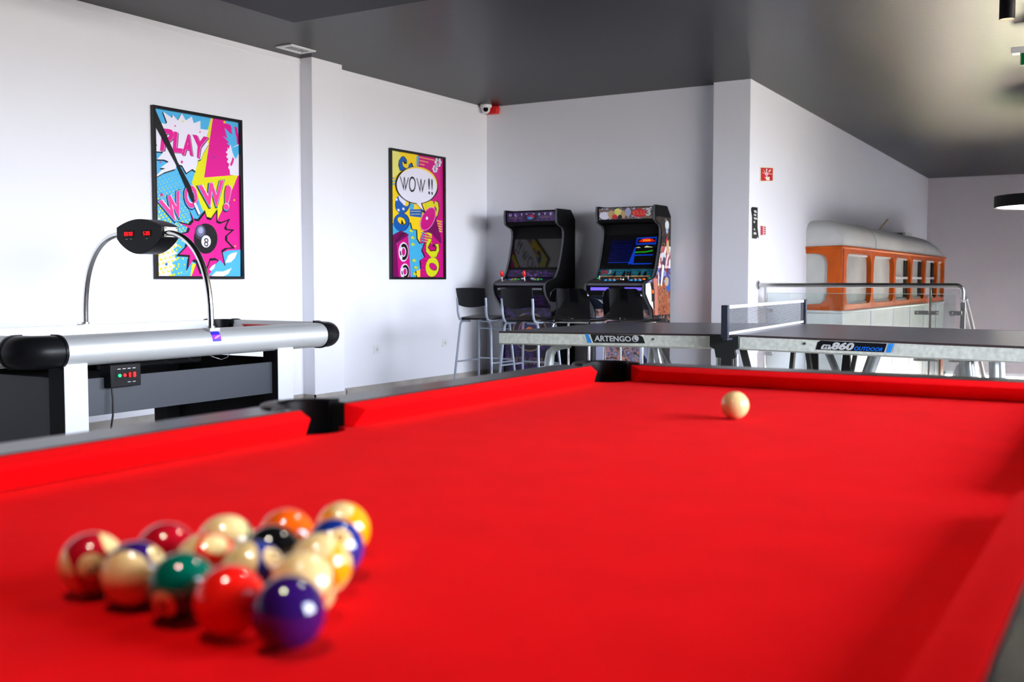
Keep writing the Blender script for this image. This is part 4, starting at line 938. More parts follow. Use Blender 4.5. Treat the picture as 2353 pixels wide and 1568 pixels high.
PURART = art_mat('purple_artwork', [(5, 4, 10), (8, 5, 18), (14, 7, 32), (60, 26, 110), (10, 6, 22), (6, 4, 12)], 6, 4, warp=3)
PURLIT = art_mat('purple_marquee', [(10, 8, 36), (44, 14, 84), (14, 10, 46), (76, 34, 110), (12, 10, 40)], 9, 6, warp=2, emit=.10)
MARQ2 = art_mat('marquee_artwork', [(20, 20, 40), (70, 74, 130), (20, 18, 30), (120, 92, 66), (30, 28, 44), (190, 196, 214), (40, 60, 100)], 13, 8, warp=2.5, emit=.12)
BEZ2 = art_mat('bezel_artwork', [(8, 40, 60), (18, 76, 96), (40, 110, 126), (30, 90, 100), (14, 30, 40)], 6, 2, emit=.05, stretch=(.6, 1, 3))
SCRBLK = mat('screen_glass_black', (.006, .006, .007), .05, spec=.7, bump=.002)
def arcade(xl, xr, kind, label):
    t = thing('arcade_cabinet', label, 'arcade machine', ((xl+xr)/2, 9.70, 0))
    YBk = 9.70
    Y = lambda d: YBk-d
    poly = [(Y(d), z) for d, z in PROF]
    th = .020
    dark = mat('cabinet_black_%d' % kind, (.003, .003, .0035), .5, spec=.12, bump=.03)
    for x0, x1, sd in ((xl, xl+th, 0), (xr-th, xr, 1)):
        m = MB(); m.prism(poly, 'x', x0, x1, dark); sp_ = part(m, 'side_panel', t)
        # edge moulding follows the front profile
        m = MB(); fr = PROF[2:-1]+[(.43, .05)]
        for (d0, z0), (d1, z1) in zip(fr, fr[1:]):
            vs = [(x, Y(d)-(.0015 if True else 0), z) for d, z in ((d0, z0), (d1, z1)) for x in (x0-.001, x1+.001)]
            nrm = Vector((0, -(z0-z1), -(d1-d0)))  # outwards
            nrm = Vector((0, -(z0-z1), (d1-d0)*-1)); nrm = Vector((0, -abs(z0-z1), 0)) if abs(z0-z1) > abs(d0-d1)*.2 else Vector((0, 0, 1)); nrm = nrm.normalized()*.003
            m.add([Vector(v)+nrm for v in vs], [(0, 1, 3, 2)], TM)
        part(m, 'edge_moulding', sp_)
    a, b = xl+th, xr-th
    # marquee box
    m = MB(); m.prism([(Y(.10), 1.762), (Y(.378), 1.757), (Y(.384), 1.745), (Y(.372), 1.612), (Y(.36), 1.607), (Y(.12), 1.60)], 'x', a, b, dark); part(m, 'marquee_box', t)
    m = MB(); z1_, z0_ = (1.742, 1.648) if kind == 1 else (1.748, 1.640)
    fy = lambda z: Y(.3845-(1.745-z)*.09)-.001
    m.poly([(a+.012, fy(z0_), z0_), (b-.012, fy(z0_), z0_), (b-.012, fy(z1_), z1_), (a+.012, fy(z1_), z1_)], PURLIT if kind == 1 else MARQ2)
    W_ = b-a-.024
    def q(u0, v0, u1, v1, l=.001):
        def f(u, v): uu = u0+(u1-u0)*u; z = z0_+(z1_-z0_)*(v0+(v1-v0)*v); return Vector((a+.012+W_*uu, fy(z)-l, z))
        return f
    def el(cu, cv, ru, rv, mt, l): f = q(0, 0, 1, 1, l); m.poly([f(cu+ru*math.cos(k*PI/12), cv+rv*math.sin(k*PI/12)) for k in range(24)], mt)
    if kind == 1:
        GOLDT = MATS.get('marquee_gold') or mat('marquee_gold', (130, 105, 90), .3, bump=.01)
        for k, ch in enumerate('ULTIMATE'): text_on(m, ch, P_['white'], q(.05+k*.122, .60+.02*k/7, .05+k*.122+(.045 if ch != 'I' else .015), .86), .01)
        text_on(m, 'MORTAL', GOLDT, q(.06, .30, .33, .50, .0012), .0); text_on(m, 'KOMBAT', GOLDT, q(.68, .34, .95, .54, .0012), .0)
        el(.50, .42, .125, .40, P_['blk'], .0016); el(.50, .46, .085, .28, P_['plum'], .002); el(.485, .38, .06, .2, MATS['print_cobalt'], .0024); el(.535, .55, .04, .13, MATS['print_signal_red'], .0026); el(.50, .36, .05, .07, P_['sky'], .003)
        text_on(m, '3', P_['gr1'], q(.465, .74, .535, 1.0, .002), .03)
    else:
        el(.11, .35, .10, .34, P_['white'], .0012); el(.24, .45, .07, .35, P_['ltan'], .0014); el(.36, .6, .07, .36, P_['lyel'], .0014); el(.46, .42, .05, .34, P_['ltan'], .0016); el(.55, .6, .06, .34, P_['gr3'], .0016); el(.30, .25, .05, .2, MATS['print_signal_red'], .0018); el(.40, .2, .04, .2, P_['blk'], .002)
        el(.76, .50, .14, .36, P_['red'], .002); text_on(m, 'METAL SLUG', MATS.get('orange_red_print') or mat('orange_red_print', (250, 110, 80), .3, bump=.01), q(.64, .3, .88, .7, .0026), .02); text_on(m, '3', P_['lgrey'], q(.885, .22, .975, .9, .0026), .05)
    part(m, 'marquee', t)
    # inner back / bezel
    m = MB(); m.prism([(Y(.12), 1.60), (Y(.20), 1.60), (Y(.20), 1.555), (Y(.335), 1.13), (Y(.12), 1.06)], 'x', a, b, BLACKM); part(m, 'bezel', t)
    by = lambda z: Y(.20+(1.555-z)*.3176)-.0015
    m = MB(); zt, zb_ = (1.475, 1.185) if kind == 1 else (1.50, 1.175)
    m.poly([(a+.01, by(zb_), zb_), (b-.01, by(zb_), zb_), (b-.01, by(zt), zt), (a+.01, by(zt), zt)], SCRBLK)
    scr = part(m, 'screen', t)
    if kind == 2:
        m = MB(); SB = mat('screen_deep_blue', (3, 4, 22), .2, emit=(8, 14, 90), estr=.04, bump=.001); SBL = mat('screen_blue', (6, 30, 130), .2, emit=(20, 90, 255), estr=.10, bump=.001)
        SR = mat('screen_red', (200, 20, 10), .2, emit=(230, 30, 10), estr=.15, bump=.001); SG = mat('screen_green', (20, 120, 20), .2, emit=(30, 150, 20), estr=.2, bump=.001); SW = mat('screen_pale', (200, 210, 150), .2, emit=(200, 210, 150), estr=.15, bump=.001); SY = mat('screen_yellow', (240, 200, 20), .2, emit=(255, 210, 30), estr=.2, bump=.001)
        uu = lambda u, v, l: Vector((a+.01+(b-a-.02)*u, by(1.18+.31*v)-l, 1.18+.31*v))
        def S4(pts, mt, l=.001): m.poly([uu(x, y, l) for x, y in pts], mt)
        S4([(.10, .12), (.60, .12), (.62, .86), (.12, .86)], SB)
        for k in range(9): S4([(.13+k*.002, .14+k*.068), (.53, .14+k*.068), (.53, .155+k*.068), (.13+k*.002, .155+k*.068)], SBL if k % 9 == 0 else MATS.get('screen_dim_blue') or mat('screen_dim_blue', (5, 8, 56), .2, emit=(14, 40, 190), estr=.04, bump=.001), .002)
        S4([(.50, .08), (.60, .12), (.605, .62), (.585, .62)], SBL, .002)
        S4([(.60, .70), (.97, .70), (.97, .94), (.60, .92)], SBL, .002); S4([(.62, .74), (.95, .76), (.95, .9), (.62, .88)], SB, .0025)
        S4([(.64, .80), (.70, .87), (.80, .90), (.90, .87), (.95, .80), (.85, .78), (.70, .78)], SR, .003); text_on(m, 'ZOON', SY, lambda u, v: uu(.72+.14*u, .805+.055*v, .004))
        S4([(.60, .60), (.66, .63), (.70, .60)], SW, .003); S4([(.76, .61), (.80, .66), (.85, .64), (.93, .61)], SW, .003)
        S4([(.60, .44), (.70, .45), (.80, .45), (.93, .49), (.93, .53), (.80, .49), (.70, .485), (.60, .48)], SG, .003)
        for k in range(2): S4([(.56, .08+k*.27), (.94, .09+k*.27), (.94, .12+k*.27), (.56, .12+k*.27)], SBL, .003)
        part(m, 'game_image', scr)
    # lower bezel art
    m = MB(); mt = PURART if kind == 1 else BEZ2
    m.add([(a, Y(.336), 1.160), (b, Y(.336), 1.160), (b, Y(.385), 1.085), (a, Y(.385), 1.085)], [(0, 3, 2, 1)], mt, False)
    if kind == 2:
        lb = lambda u, v, l=.001: Vector((a+(b-a)*u, Y(.385-.049*v)-l, 1.085+.075*v))
        text_on(m, 'METAL', P_['red'], lambda u, v: lb(.05+.12*u, .4+.45*v), .02); text_on(m, '3', P_['lgrey'], lambda u, v: lb(.18+.05*u, .4+.5*v), .02)
        for cu, w_ in ((.30, .03), (.47, .035), (.58, .03), (.75, .03), (.85, .04)): m.poly([lb(cu-w_, .05), lb(cu+w_, .05), lb(cu+w_*.6, .5), lb(cu+w_*.2, .85), lb(cu-w_*.5, .6)], P_['blk'])
        m.poly([lb(.05, .0), lb(.95, .0), lb(.95, .18), (lb(.05, .14))], P_['ltan'])
    else:
        lb = lambda u, v, l=.001: Vector((a+(b-a)*u, Y(.385-.049*v)-l, 1.085+.075*v))
        for k in range(16): cu = .5+math.sin(k*2.4)*.3*(k/16+.2); m.poly([lb(cu, .1+(k % 4)*.2), lb(cu+.05, .2+(k % 4)*.2), lb(cu+.01, .28+(k % 4)*.17)], MATS.get('violet_streak') or mat('violet_streak', (150, 100, 200), .3, bump=.01))
    part(m, 'bezel_art', t)
    # control panel
    cz = lambda d: 1.078-(d-.385)*.185
    cp = MB(); cp.prism([(Y(.335), 1.09), (Y(.385), 1.078), (Y(.590), cz(.59)), (Y(.604), cz(.60)-.012), (Y(.604), 1.0), (Y(.585), .99), (Y(.335), .99)], 'x', a, b, mat('panel_dark_%d' % kind, (.02, .012, .03) if kind == 1 else (.012, .008, .010), .3, vary=.5, vscale=20)); cpo = part(cp, 'control_panel', t)
    m = MB(); m.box(a, b, Y(.606), Y(.603), 1.004, 1.024, TM); part(m, 'front_lip', cpo)
    def P3(u, d): return Vector((a+(b-a)*u, Y(d), cz(d)))
    nrm = Vector((0, -.185, 1)).normalized()
    if kind == 1:
        sets = [(.17, .54), (.60, .54)]; bcol = (BLUE, BLUE, YEL, YEL, GRN, GRN)
        for u, d in ((.10, .55), (.555, .55)):
            p0 = P3(u, d); m = MB(); m.cyl(p0, p0+nrm*.05, .006, CHROME, 12); js = part(m, 'joystick', cpo)
            m = MB(); m.tube([p0+nrm*.04, p0+nrm*.05, p0+nrm*.075, p0+nrm*.098, p0+nrm*.104], [.008, .014, .019, .013, .004], RED, 20); part(m, 'joystick_top', js)
        for s0 in (.20, .655):
            for k in range(6):
                p0 = P3(s0+(k//2)*.062+(k % 2)*.03, .50-(k % 2)*.035+.01*(k//2)); m = MB(); m.cyl(p0, p0+nrm*.006, .017, bcol[k], 20); m.cyl(p0+nrm*.006, p0+nrm*.011, .012, bcol[k], 20); part(m, 'button', cpo, .001)
        for u in (.40, .59): p0 = P3(u, .44); m = MB(); m.cyl(p0, p0+nrm*.008, .017, WHITEP, 20); part(m, 'button', cpo, .001)
    else:
        for s0 in (.28, .735):
            for k in range(6):
                p0 = P3(s0+(k//2)*.075+(.03 if k % 2 else 0), .535-(k % 2)*.05); m = MB(); c_ = BLUE if k % 2 == 0 else ORB
                LBL = MATS.get('light_blue_plastic') or mat('light_blue_plastic', (.04, .42, .85), .3, bump=.01)
                c_ = LBL if k % 2 == 0 else ORB
                m.cyl(p0, p0+nrm*.006, .018, c_, 20); m.cyl(p0+nrm*.006, p0+nrm*.012, .013, c_, 20); part(m, 'button', cpo, .001)
        for u, d in ((.15, .51), (.665, .51)):
            p0 = P3(u, d); m = MB(); m.cyl(p0, p0+nrm*.05, .006, CHROME, 12); js = part(m, 'joystick', cpo)
            m = MB(); m.sphere(p0+nrm*.06, .017, BLACKG, 20, 12); part(m, 'joystick_top', js)
        p0 = P3(.55, .50); m = MB(); m.sphere(p0+nrm*.004, .024, CHROME, 24, 12); part(m, 'trackball', cpo)
        for u, mt in ((.04, GRN), (.97, GRN)): p0 = P3(u, .43); m = MB(); m.cyl(p0, p0+nrm*.01, .014, mt, 16); part(m, 'button', cpo)
    # light bar under the panel
    LB_ = (MATS.get('bar_purple') or mat('bar_purple', (90, 70, 220), .3, emit=(110, 90, 255), estr=.35, bump=.01)) if kind == 2 else (MATS.get('bar_grey') or mat('bar_grey', (120, 124, 134), .35, bump=.01))
    m = MB(); m.prism([(Y(.335), .99), (Y(.588), .99), (Y(.60), .95), (Y(.58), .905), (Y(.335), .905)], 'x', a, b, BLACKM); part(m, 'under_panel_box', t)
    for x0, x1 in ((a+.035, a+.225), (b-.19, b-.02)) if kind == 2 else ((a+.035, a+.13), (b-.15, b-.03)):
        m = MB(); m.box(x0, x1, Y(.604), Y(.598), .957, .985 if kind == 2 else .975, LB_); part(m, 'coin_light', t)
    # front panel
    m = MB(); m.prism([(Y(.575), .905), (Y(.425), .775), (Y(.415), .70), (Y(.415), .06), (Y(.38), .06), (Y(.38), .70), (Y(.39), .79), (Y(.52), .905)], 'x', a, b, PURART if kind == 1 else FRONTART); fp = part(m, 'front_panel', t)
    fpz = lambda u, z, l=.002: Vector((a+(b-a)*u, Y(.415)-l, z))
    m = MB()
    if kind == 1:
        for rr, mt, l in ((.20, MATS['marquee_gold'], .002), (.185, P_['blk'], .003), (.135, MATS['marquee_gold'], .004), (.125, P_['plum'], .005), (.09, P_['navy'], .006), (.05, MATS['orange_plastic'], .007)):
            m.poly([(a+(b-a)*.52+rr*math.cos(k*PI/20), Y(.415)-l, .53+rr*math.sin(k*PI/20)) for k in range(40)], mt)
        text_on(m, 'MORTAL KOMBAT', MATS['marquee_gold'], lambda u, v: fpz(.08+.84*u, .20+.07*v), 0)
    else:
        LAV = MATS.get('lavender_print') or mat('lavender_print', (190, 194, 222), .3, bump=.01)
        m.poly([fpz(0.0, .06), fpz(.17, .06), fpz(.17, .56), fpz(.10, .70), fpz(0, .70)], LAV); m.poly([fpz(.80, .06), fpz(1, .06), fpz(1, .62), fpz(.80, .68)], LAV)
        m.poly([fpz(.83, .06, .003), fpz(.97, .06, .003), fpz(.93, .30, .003), fpz(.88, .34, .003), fpz(.83, .28, .003)], P_['navy'])
        dk = MATS.get('dark_teal_print') or mat('dark_teal_print', (10, 30, 50), .3, vary=.6, vscale=20)
        sl = lambda u, v, l=.002: Vector((a+(b-a)*u, Y(.425+.15*v)-l, .775+.13*v-l))
        m.poly([sl(0, 0), sl(1, 0), sl(1, 1), sl(0, 1)], dk)
        for q_ in ([(0, .95), (.12, .78), (.20, .70), (.34, .55), (.20, .66), (.10, .80)], [(.14, .76), (.19, .45), (.27, .2), (.21, .5), (.18, .72)]): m.poly([sl(u, v, .004) for u, v in q_], P_['white'])
    part(m, 'panel_graphic', fp)
    m = MB(); m.box(a, b, Y(.36), YBk-.001, .02, .06, BLACKM); m.box(a, b, YBk-.012, YBk-.002, .06, 1.66, BLACKM); m.prism([(Y(.002), 1.66), (Y(.10), 1.757), (Y(.10), 1.745), (Y(.012), 1.655)], 'x', a, b, BLACKM); part(m, 'back_panel', t)
    if kind == 2:
        # printed artwork on the outside of the right side panel, as several coloured fields
        m = MB(); X = xr+.0012
        zs = [(1.66, 1.38, SIDEDARK), (1.38, 1.17, SIDEWHITE), (1.17, 1.02, SIDEART), (1.02, .72, SIDEFIRE), (.72, .10, SIDEDARK)]
        def fd(z):
            for (d0, z0), (d1, z1) in zip(PROF[3:], PROF[4:]):
                if z1 <= z <= z0 and z0 > z1: return d0+(d1-d0)*(z0-z)/(z0-z1)
            return .43
        for zt_, zb2, mt in zs:
            n = 8; L_ = [(Y(fd(zt_+(zb2-zt_)*k/n)-.028), zt_+(zb2-zt_)*k/n) for k in range(n+1)]; R_2 = [(Y(.004), z) for _, z in reversed(L_)]
            m.poly([(X, y, z) for y, z in L_+R_2], mt)
        def F4(pts, mt, l=.001): m.poly([(X+l, Y(d), z) for d, z in pts], mt)
        def FE(cd, cz_, rd, rz_, mt, l=.0015): m.poly([(X+l, Y(cd+rd*math.cos(k*PI/9)), cz_+rz_*math.sin(k*PI/9)) for k in range(18)], mt)
        FE(.10, 1.585, .05, .045, P_['lgrey']); FE(.10, 1.53, .03, .025, P_['gr3'], .002); F4([(.13, 1.44), (.08, 1.48), (.10, 1.40)], P_['red']); FE(.08, 1.37, .035, .07, P_['ltan'])
        FE(.19, 1.29, .07, .03, P_['lgrey'], .002); FE(.17, 1.22, .035, .06, P_['gr1'], .0022); F4([(.21, 1.21), (.16, 1.19), (.22, .99), (.25, 1.01)], P_['cream'], .0024); F4([(.31, 1.13), (.29, 1.13), (.29, 1.00), (.31, 1.00)], P_['cream'], .0024)
        FE(.10, 1.04, .05, .045, P_['ltan'], .002); FE(.06, 1.0, .05, .06, MATS['print_cobalt'], .0018); F4([(.60, 1.02), (.50, 1.03), (.43, .90), (.42, .78), (.50, .83), (.60, .93)], P_['cream'], .002); F4([(.48, 1.03), (.43, 1.03), (.36, .80), (.41, .78)], P_['blk'], .003)
        CORAL = mat('coral_print', (200, 120, 100), .3, bump=.01); F4([(.42, 1.07), (.33, 1.07), (.31, .72), (.38, .72)], CORAL, .0034); F4([(.47, .97), (.40, .97), (.39, .86), (.46, .85)], P_['blk'], .004)
        part(m, 'side_artwork', t)
        p0 = Vector((xr+.004, Y(.455), .945)); m = MB(); m.tube([p0, p0+Vector((.012, 0, 0))], .018, ORB, 20); part(m, 'side_button', t)
    return t
arcade(-5.69, -5.07, 1, 'black arcade cabinet with purple ULTIMATE marquee and red joysticks')
arcade(-4.642, -4.018, 2, 'arcade cabinet with lit blue game screen and colourful printed side')

# ================================================================== BAR STOOLS
SH = .725
def stool_tubes():
    m = thing('bar_stool', 'x', 'stool', (0, 0, 0), 'bar stools in front of the arcade machines', world=False)
    # seat: slightly dished slab rising to the front
    s_ = MB(); n = 8; top = []; 
    hw, hd = .185, .185
    out = []
    for i in range(32):
        a = 2*PI*i/32; cx = math.copysign(abs(math.cos(a))**.45, math.cos(a)); cy = math.copysign(abs(math.sin(a))**.45, math.sin(a)); out.append((cx*hw*(1.0+.03*cy), cy*hd))
    def zt(x, y): return SH+.012*(y/hd)+.010*(abs(x)/hw)**2 + (.012*max(0, (-y-.12)/.065))
    rings = [(1.0, -.020), (1.0, -.004), (.96, 0), (.6, -.003), (.2, -.005)]
    vs = []; fs = []
    for k, (sc_, dz) in enumerate(rings):
        for x, y in out: vs.append((x*sc_, y*sc_, zt(x*sc_, y*sc_)+dz))
    L = 32
    for k in range(len(rings)-1):
        for i in range(L): fs.append((k*L+i, k*L+(i+1) % L, (k+1)*L+(i+1) % L, (k+1)*L+i))
    fs += [tuple(reversed(range(L))), tuple(range(4*L, 5*L))]
    s_.add(vs, fs, BLACK); part(s_, 'seat', m)
    # curved backrest
    bk = MB(); n = 14; vs = []; fs = []
    for j in range(2):
        for i in range(n+1):
            u = -1+2*i/n; x = u*.153; y = -.215-.028*(1-u*u)+(-.010 if j else 0)
            zb = .825-.022*(1-u*u)+.012; zt_ = .987-.004*u*u
            vs += [(x*.97, y+.012, zb), (x*1.03, y-.012, zt_)]
    K = (n+1)*2
    for i in range(n):
        a, b, c, d = 2*i, 2*i+1, 2*i+3, 2*i+2
        fs += [(a, d, c, b), (K+a, K+b, K+c, K+d), (a, K+a, K+d, d), (b, c, K+c, K+b)]
    fs += [(0, 1, K+1, K), (2*n, K+2*n, K+2*n+1, 2*n+1)]
    bk.add(vs, fs, BLACK); part(bk, 'backrest', m, .002)
    r = .0105
    for sx in (-1, 1):
        q = MB(); q.tube([(sx*.150, -.06, SH-.024), (sx*.150, -.15, SH-.024), (sx*.150, -.185, SH-.016), (sx*.150, -.203, SH+.015), (sx*.151, -.214, SH+.06), (sx*.152, -.214, .835), (sx*.152, -.222, .90)], r, GREYTUBE, 12); part(q, 'back_support', m, angle=60)
    for sx in (-1, 1):
        q = MB(); q.tube([(sx*.06, -.150, SH-.030), (sx*.135, -.152, SH-.031), (sx*.158, -.154, SH-.040), (sx*.166, -.157, SH-.066), (sx*.212, -.215, 0.005)], r, GREYTUBE, 12); part(q, 'leg', m, angle=60)
        q = MB(); q.tube([(sx*.06, .130, SH-.030), (sx*.135, .132, SH-.031), (sx*.158, .134, SH-.040), (sx*.166, .137, SH-.066), (sx*.212, .195, 0.005)], r, GREYTUBE, 12); part(q, 'leg', m, angle=60)
    z = .33; f = (SH-.066-z)/(SH-.07); X_ = .166+.046*f; Ym = -.157-.058*f; Yp = .137+.058*f
    q = MB(); q.tube([(-X_, Ym, z), (-X_, Yp, z)], .008, GREYTUBE, 10); q.tube([(X_, Ym, z), (X_, Yp, z)], .008, GREYTUBE, 10); q.tube([(-X_, Yp, z+.012), (X_, Yp, z+.012)], .008, GREYTUBE, 10); part(q, 'footrest', m)
    q = MB(); q.tube([(-.165, .15, SH-.11), (.165, .15, SH-.11)], .006, GREYTUBE, 10); part(q, 'stretcher', m)
    return m
st = stool_tubes(); st['label'] = 'leftmost bar stool with black seat and grey tube legs, nearest the left wall'
rz = math.radians(-2)
def place(o, px, py, dx, dy): q = atz(px, py, .73); return Vector((q.x+dx, q.y+dy, 0))
st.location = place(st, 1058, 728, .160, .165); st.rotation_euler.z = rz
dup(st, place(st, 1159, 732, .166, .165), 'grey-legged bar stool with black seat in front of the purple arcade cabinet', rz)
def stool_shell():
    m = thing('bar_stool', 'x', 'stool', (0, 0, 0), 'bar stools in front of the arcade machines', world=False)
    s_ = MB(); n = 16; rows = []
    # one moulded shell: section runs from seat front to back top
    sec = [(.215, .705), (.20, .722), (.12, .728), (0, .724), (-.11, .724), (-.155, .732), (-.178, .760), (-.190, .82), (-.198, .90), (-.206, .975), (-.207, .985)]
    wid = [.17, .185, .19, .19, .185, .18, .178, .178, .178, .176, .168]
    vs = []; fs = []
    for side in (0, 1):
        for k, ((y, z), w) in enumerate(zip(sec, wid)):
            for i in range(n+1):
                u = -1+2*i/n; dz = .018*abs(u)**2.5 if k < 6 else 0; dy = .030*u*u if k >= 6 else 0
                off_ = .009 if side else 0
                yy = y+dy-(off_ if k >= 6 else 0); zz = z+dz-(off_ if k < 6 else 0)
                if k >= 9: zz -= .03*max(0, abs(u)-.75)/.25
                vs.append((u*w, yy, zz))
    R_ = n+1; K = R_*len(sec)
    for k in range(len(sec)-1):
        for i in range(n):
            a = k*R_+i; fs.append((a, a+1, a+R_+1, a+R_)); fs.append((K+a, K+a+R_, K+a+R_+1, K+a+1))
    for k in range(len(sec)-1):
        a = k*R_; fs.append((a, a+R_, K+a+R_, K+a)); a = k*R_+n; fs.append((a, K+a, K+a+R_, a+R_))
    for i in range(n):
        fs.append((i, K+i, K+i+1, i+1)); a = (len(sec)-1)*R_+i; fs.append((a, a+1, K+a+1, K+a))
    s_.add(vs, fs, BLACKG); part(s_, 'shell_seat', m, angle=60)
    r = .0095
    for sx in (-1, 1):
        q = MB(); q.tube([(sx*.175, -.165, .005), (sx*.168, -.150, .66), (sx*.164, -.145, .690), (sx*.158, -.125, .702), (sx*.158, .125, .702), (sx*.164, .145, .690), (sx*.168, .150, .66), (sx*.175, .17, .005)], r, CHROME, 12); part(q, 'side_frame', m, angle=60)
    q = MB(); q.tube([(-.158, -.09, .702), (.158, -.09, .702)], r*.9, CHROME, 10); q.tube([(-.158, .09, .702), (.158, .09, .702)], r*.9, CHROME, 10); part(q, 'cross_bar', m)
    z = .31; q = MB()
    for p0, p1 in (((-.172, -.158), (-.172, .162)), ((.172, -.158), (.172, .162)), ((-.172, .162), (.172, .162)), ((-.172, -.158), (.172, -.158))): q.tube([(*p0, z), (*p1, z)], .007, CHROME, 10)
    part(q, 'footrest', m)
    return m
s3 = stool_shell(); s3['label'] = 'glossy black shell bar stool with chrome frame between the two arcade machines'
s3.location = place(s3, 1272, 733, .158, .150); s3.rotation_euler.z = math.radians(2)
dup(s3, place(s3, 1393, 734, .158, .150), 'glossy black shell bar stool in front of the lit blue screen', math.radians(0))

# ================================================================== BUS BODY ON THE RIGHT WALL
XS_ = -2.86; YN0, YN1 = 11.80, 18.45
ZBT, ZWB = 1.405, .765
bus = thing('bus_body', 'old white and orange half bus body mounted on the right wall', 'bus', (-2.95, 15, ZLOW))
# side with window openings
ys = [(11.87, 13.09), (13.21, 14.40), (14.52, 15.52), (15.65, 16.58), (16.70, 17.64), (17.73, 18.33)]
def rrect(y0, y1, z0, z1, r, n=5):
    pts = []
    for cx, cz, a0 in ((y1-r, z1-r, 0), (y0+r, z1-r, 90), (y0+r, z0+r, 180), (y1-r, z0+r, 270)):
        for i in range(n+1): a = math.radians(a0+90*i/n); pts.append((cx+r*math.cos(a), cz+r*math.sin(a)))
    return pts
def holed(m, X, y0, y1, z0, z1, hole, mt, depth):
    # panel rectangle (y0..y1, z0..z1) with an inner hole polygon, bridged ring + reveal
    n = len(hole); outer = []
    cy = (y0+y1)/2; cz = (z0+z1)/2
    for y, z in hole:
        dy, dz = y-cy, z-cz; k = min(((y1-cy)/abs(dy)) if abs(dy) > 1e-6 else 9e9, ((z1-cz)/abs(dz)) if abs(dz) > 1e-6 else 9e9); outer.append((cy+dy*k, cz+dz*k))
    # make sure corners are hit
    for c in ((y1, z1), (y0, z1), (y0, z0), (y1, z0)):
        j = min(range(n), key=lambda i: (outer[i][0]-c[0])**2+(outer[i][1]-c[1])**2); outer[j] = c
    vs = [(X, y, z) for y, z in outer]+[(X+.012, y, z) for y, z in hole]+[(X-depth, y, z) for y, z in hole]
    fs = [(i, (i+1) % n, n+(i+1) % n, n+i) for i in range(n)]+[(n+i, n+(i+1) % n, 2*n+(i+1) % n, 2*n+i) for i in range(n)]
    m.add(vs, fs, mt)
m = MB(); zt, zb = ZBT, ZWB-.06
edges = [YN0-.02]+[(a[1]+b[0])/2 for a, b in zip(ys, ys[1:])]+[YN1]
holes = []
for (y0, y1), e0, e1 in zip(ys, edges, edges[1:]):
    hl = rrect(y0, y1, ZWB+.02, 1.352, .13 if y0 < 13.3 else .10); holes.append(hl); holed(m, XS_, e0, e1, zb, zt, hl, ORANGE, .06)
side = part(m, 'window_band', bus, angle=40)
for i, (hl, (y0, y1)) in enumerate(zip(holes, ys)):
    m = MB(); m.poly([(XS_-.045, y, z) for y, z in hl], BUSPANE); pn = part(m, 'side_window', bus)
    m = MB(); m.bar((XS_-.03, y0+.10, 1.338), (XS_-.03, y1-.08, 1.338), .02, .022, P_['lgrey']); m.bar((XS_-.03, y0+.10, ZWB+.032), (XS_-.03, y1-.08, ZWB+.032), .02, .02, P_['lgrey'])
    if i in (2, 3, 4): m.bar((XS_-.03, y0+.03, 1.085), (XS_-.03, y1-.03, 1.085), .02, .03, P_['lgrey']); m.box(XS_-.044, XS_-.03, y1-.22, y1-.02, ZWB+.06, 1.33, BLACKM)
    part(m, 'window_frame', pn)
# corner post and front face (facing the room)
m = MB(); xw = wallx(YN0)
m.tube([(XS_-.035, YN0+.02, zb), (XS_-.035, YN0+.02, zt)], .042, ORANGE, 20)
# front face panel in plane y = YN0-.02 with a half window
fy_ = YN0-.02
hole = [(-3.035, ZWB+.14), (-3.035, 1.23), (-3.05, 1.30), (-3.09, 1.335), (-3.17, 1.35), (xw, 1.35)]
outl = [(XS_-.03, zb), (XS_-.03, zt), (xw, zt), (xw, 1.35)]+list(reversed(hole[:-1]))+[(-3.05, ZWB+.07), (-3.10, ZWB+.03), (xw, ZWB+.02), (xw, zb)]
m.prism(outl, 'y', fy_-.006, fy_+.05, ORANGE); part(m, 'front_frame', bus, .004)
m = MB(); m.box(xw, -3.03, fy_+.02, fy_+.03, ZWB, 1.36, BUSPANE); part(m, 'front_window', bus)
# drip rail
m = MB(); m.tube([(xw+.0, fy_-.01, zt+.004), (XS_-.02, fy_-.012, zt+.014), (XS_+.006, fy_+.03, zt+.014), (XS_+.012, YN1, zt+.010)], .016, ORANGE, 10); part(m, 'drip_rail', bus)
m = MB(); m.tube([(xw, fy_-.012, zb+.005), (XS_-.01, fy_-.012, zb+.0), (XS_+.012, fy_+.03, zb-.0), (XS_+.012, YN1, zb-.0)], .014, BUSW, 10); part(m, 'waist_rail', bus)
# roof: quarter-ellipse section lofted along the bus, rounded at both ends
m = MB(); vs = []; fs = []; NR, NS = 16, 26
for j in range(NS+1):
    t_ = (j/NS)**1.4; Y_ = YN0-.02+(YN1-YN0+.03)*t_
    de = (Y_-(YN0-.02)); df = YN1+.01-Y_
    kf = math.sqrt(max(0, 1-(1-min(1, de/.40))**2)); kr = math.sqrt(max(0, 1-(1-min(1, df/1.3))**2))
    hgt = .315*(.62+.38*kf)*(.12+.88*kr)
    if t_ > .15: hgt *= 1
    xw_ = wallx(Y_)+.0
    for i in range(NR+1):
        a = PI/2*i/NR; vs.append((xw_+(XS_-xw_)*math.cos(a)**.62, Y_, zt+.012+hgt*math.sin(a)**.62))
R_ = NR+1
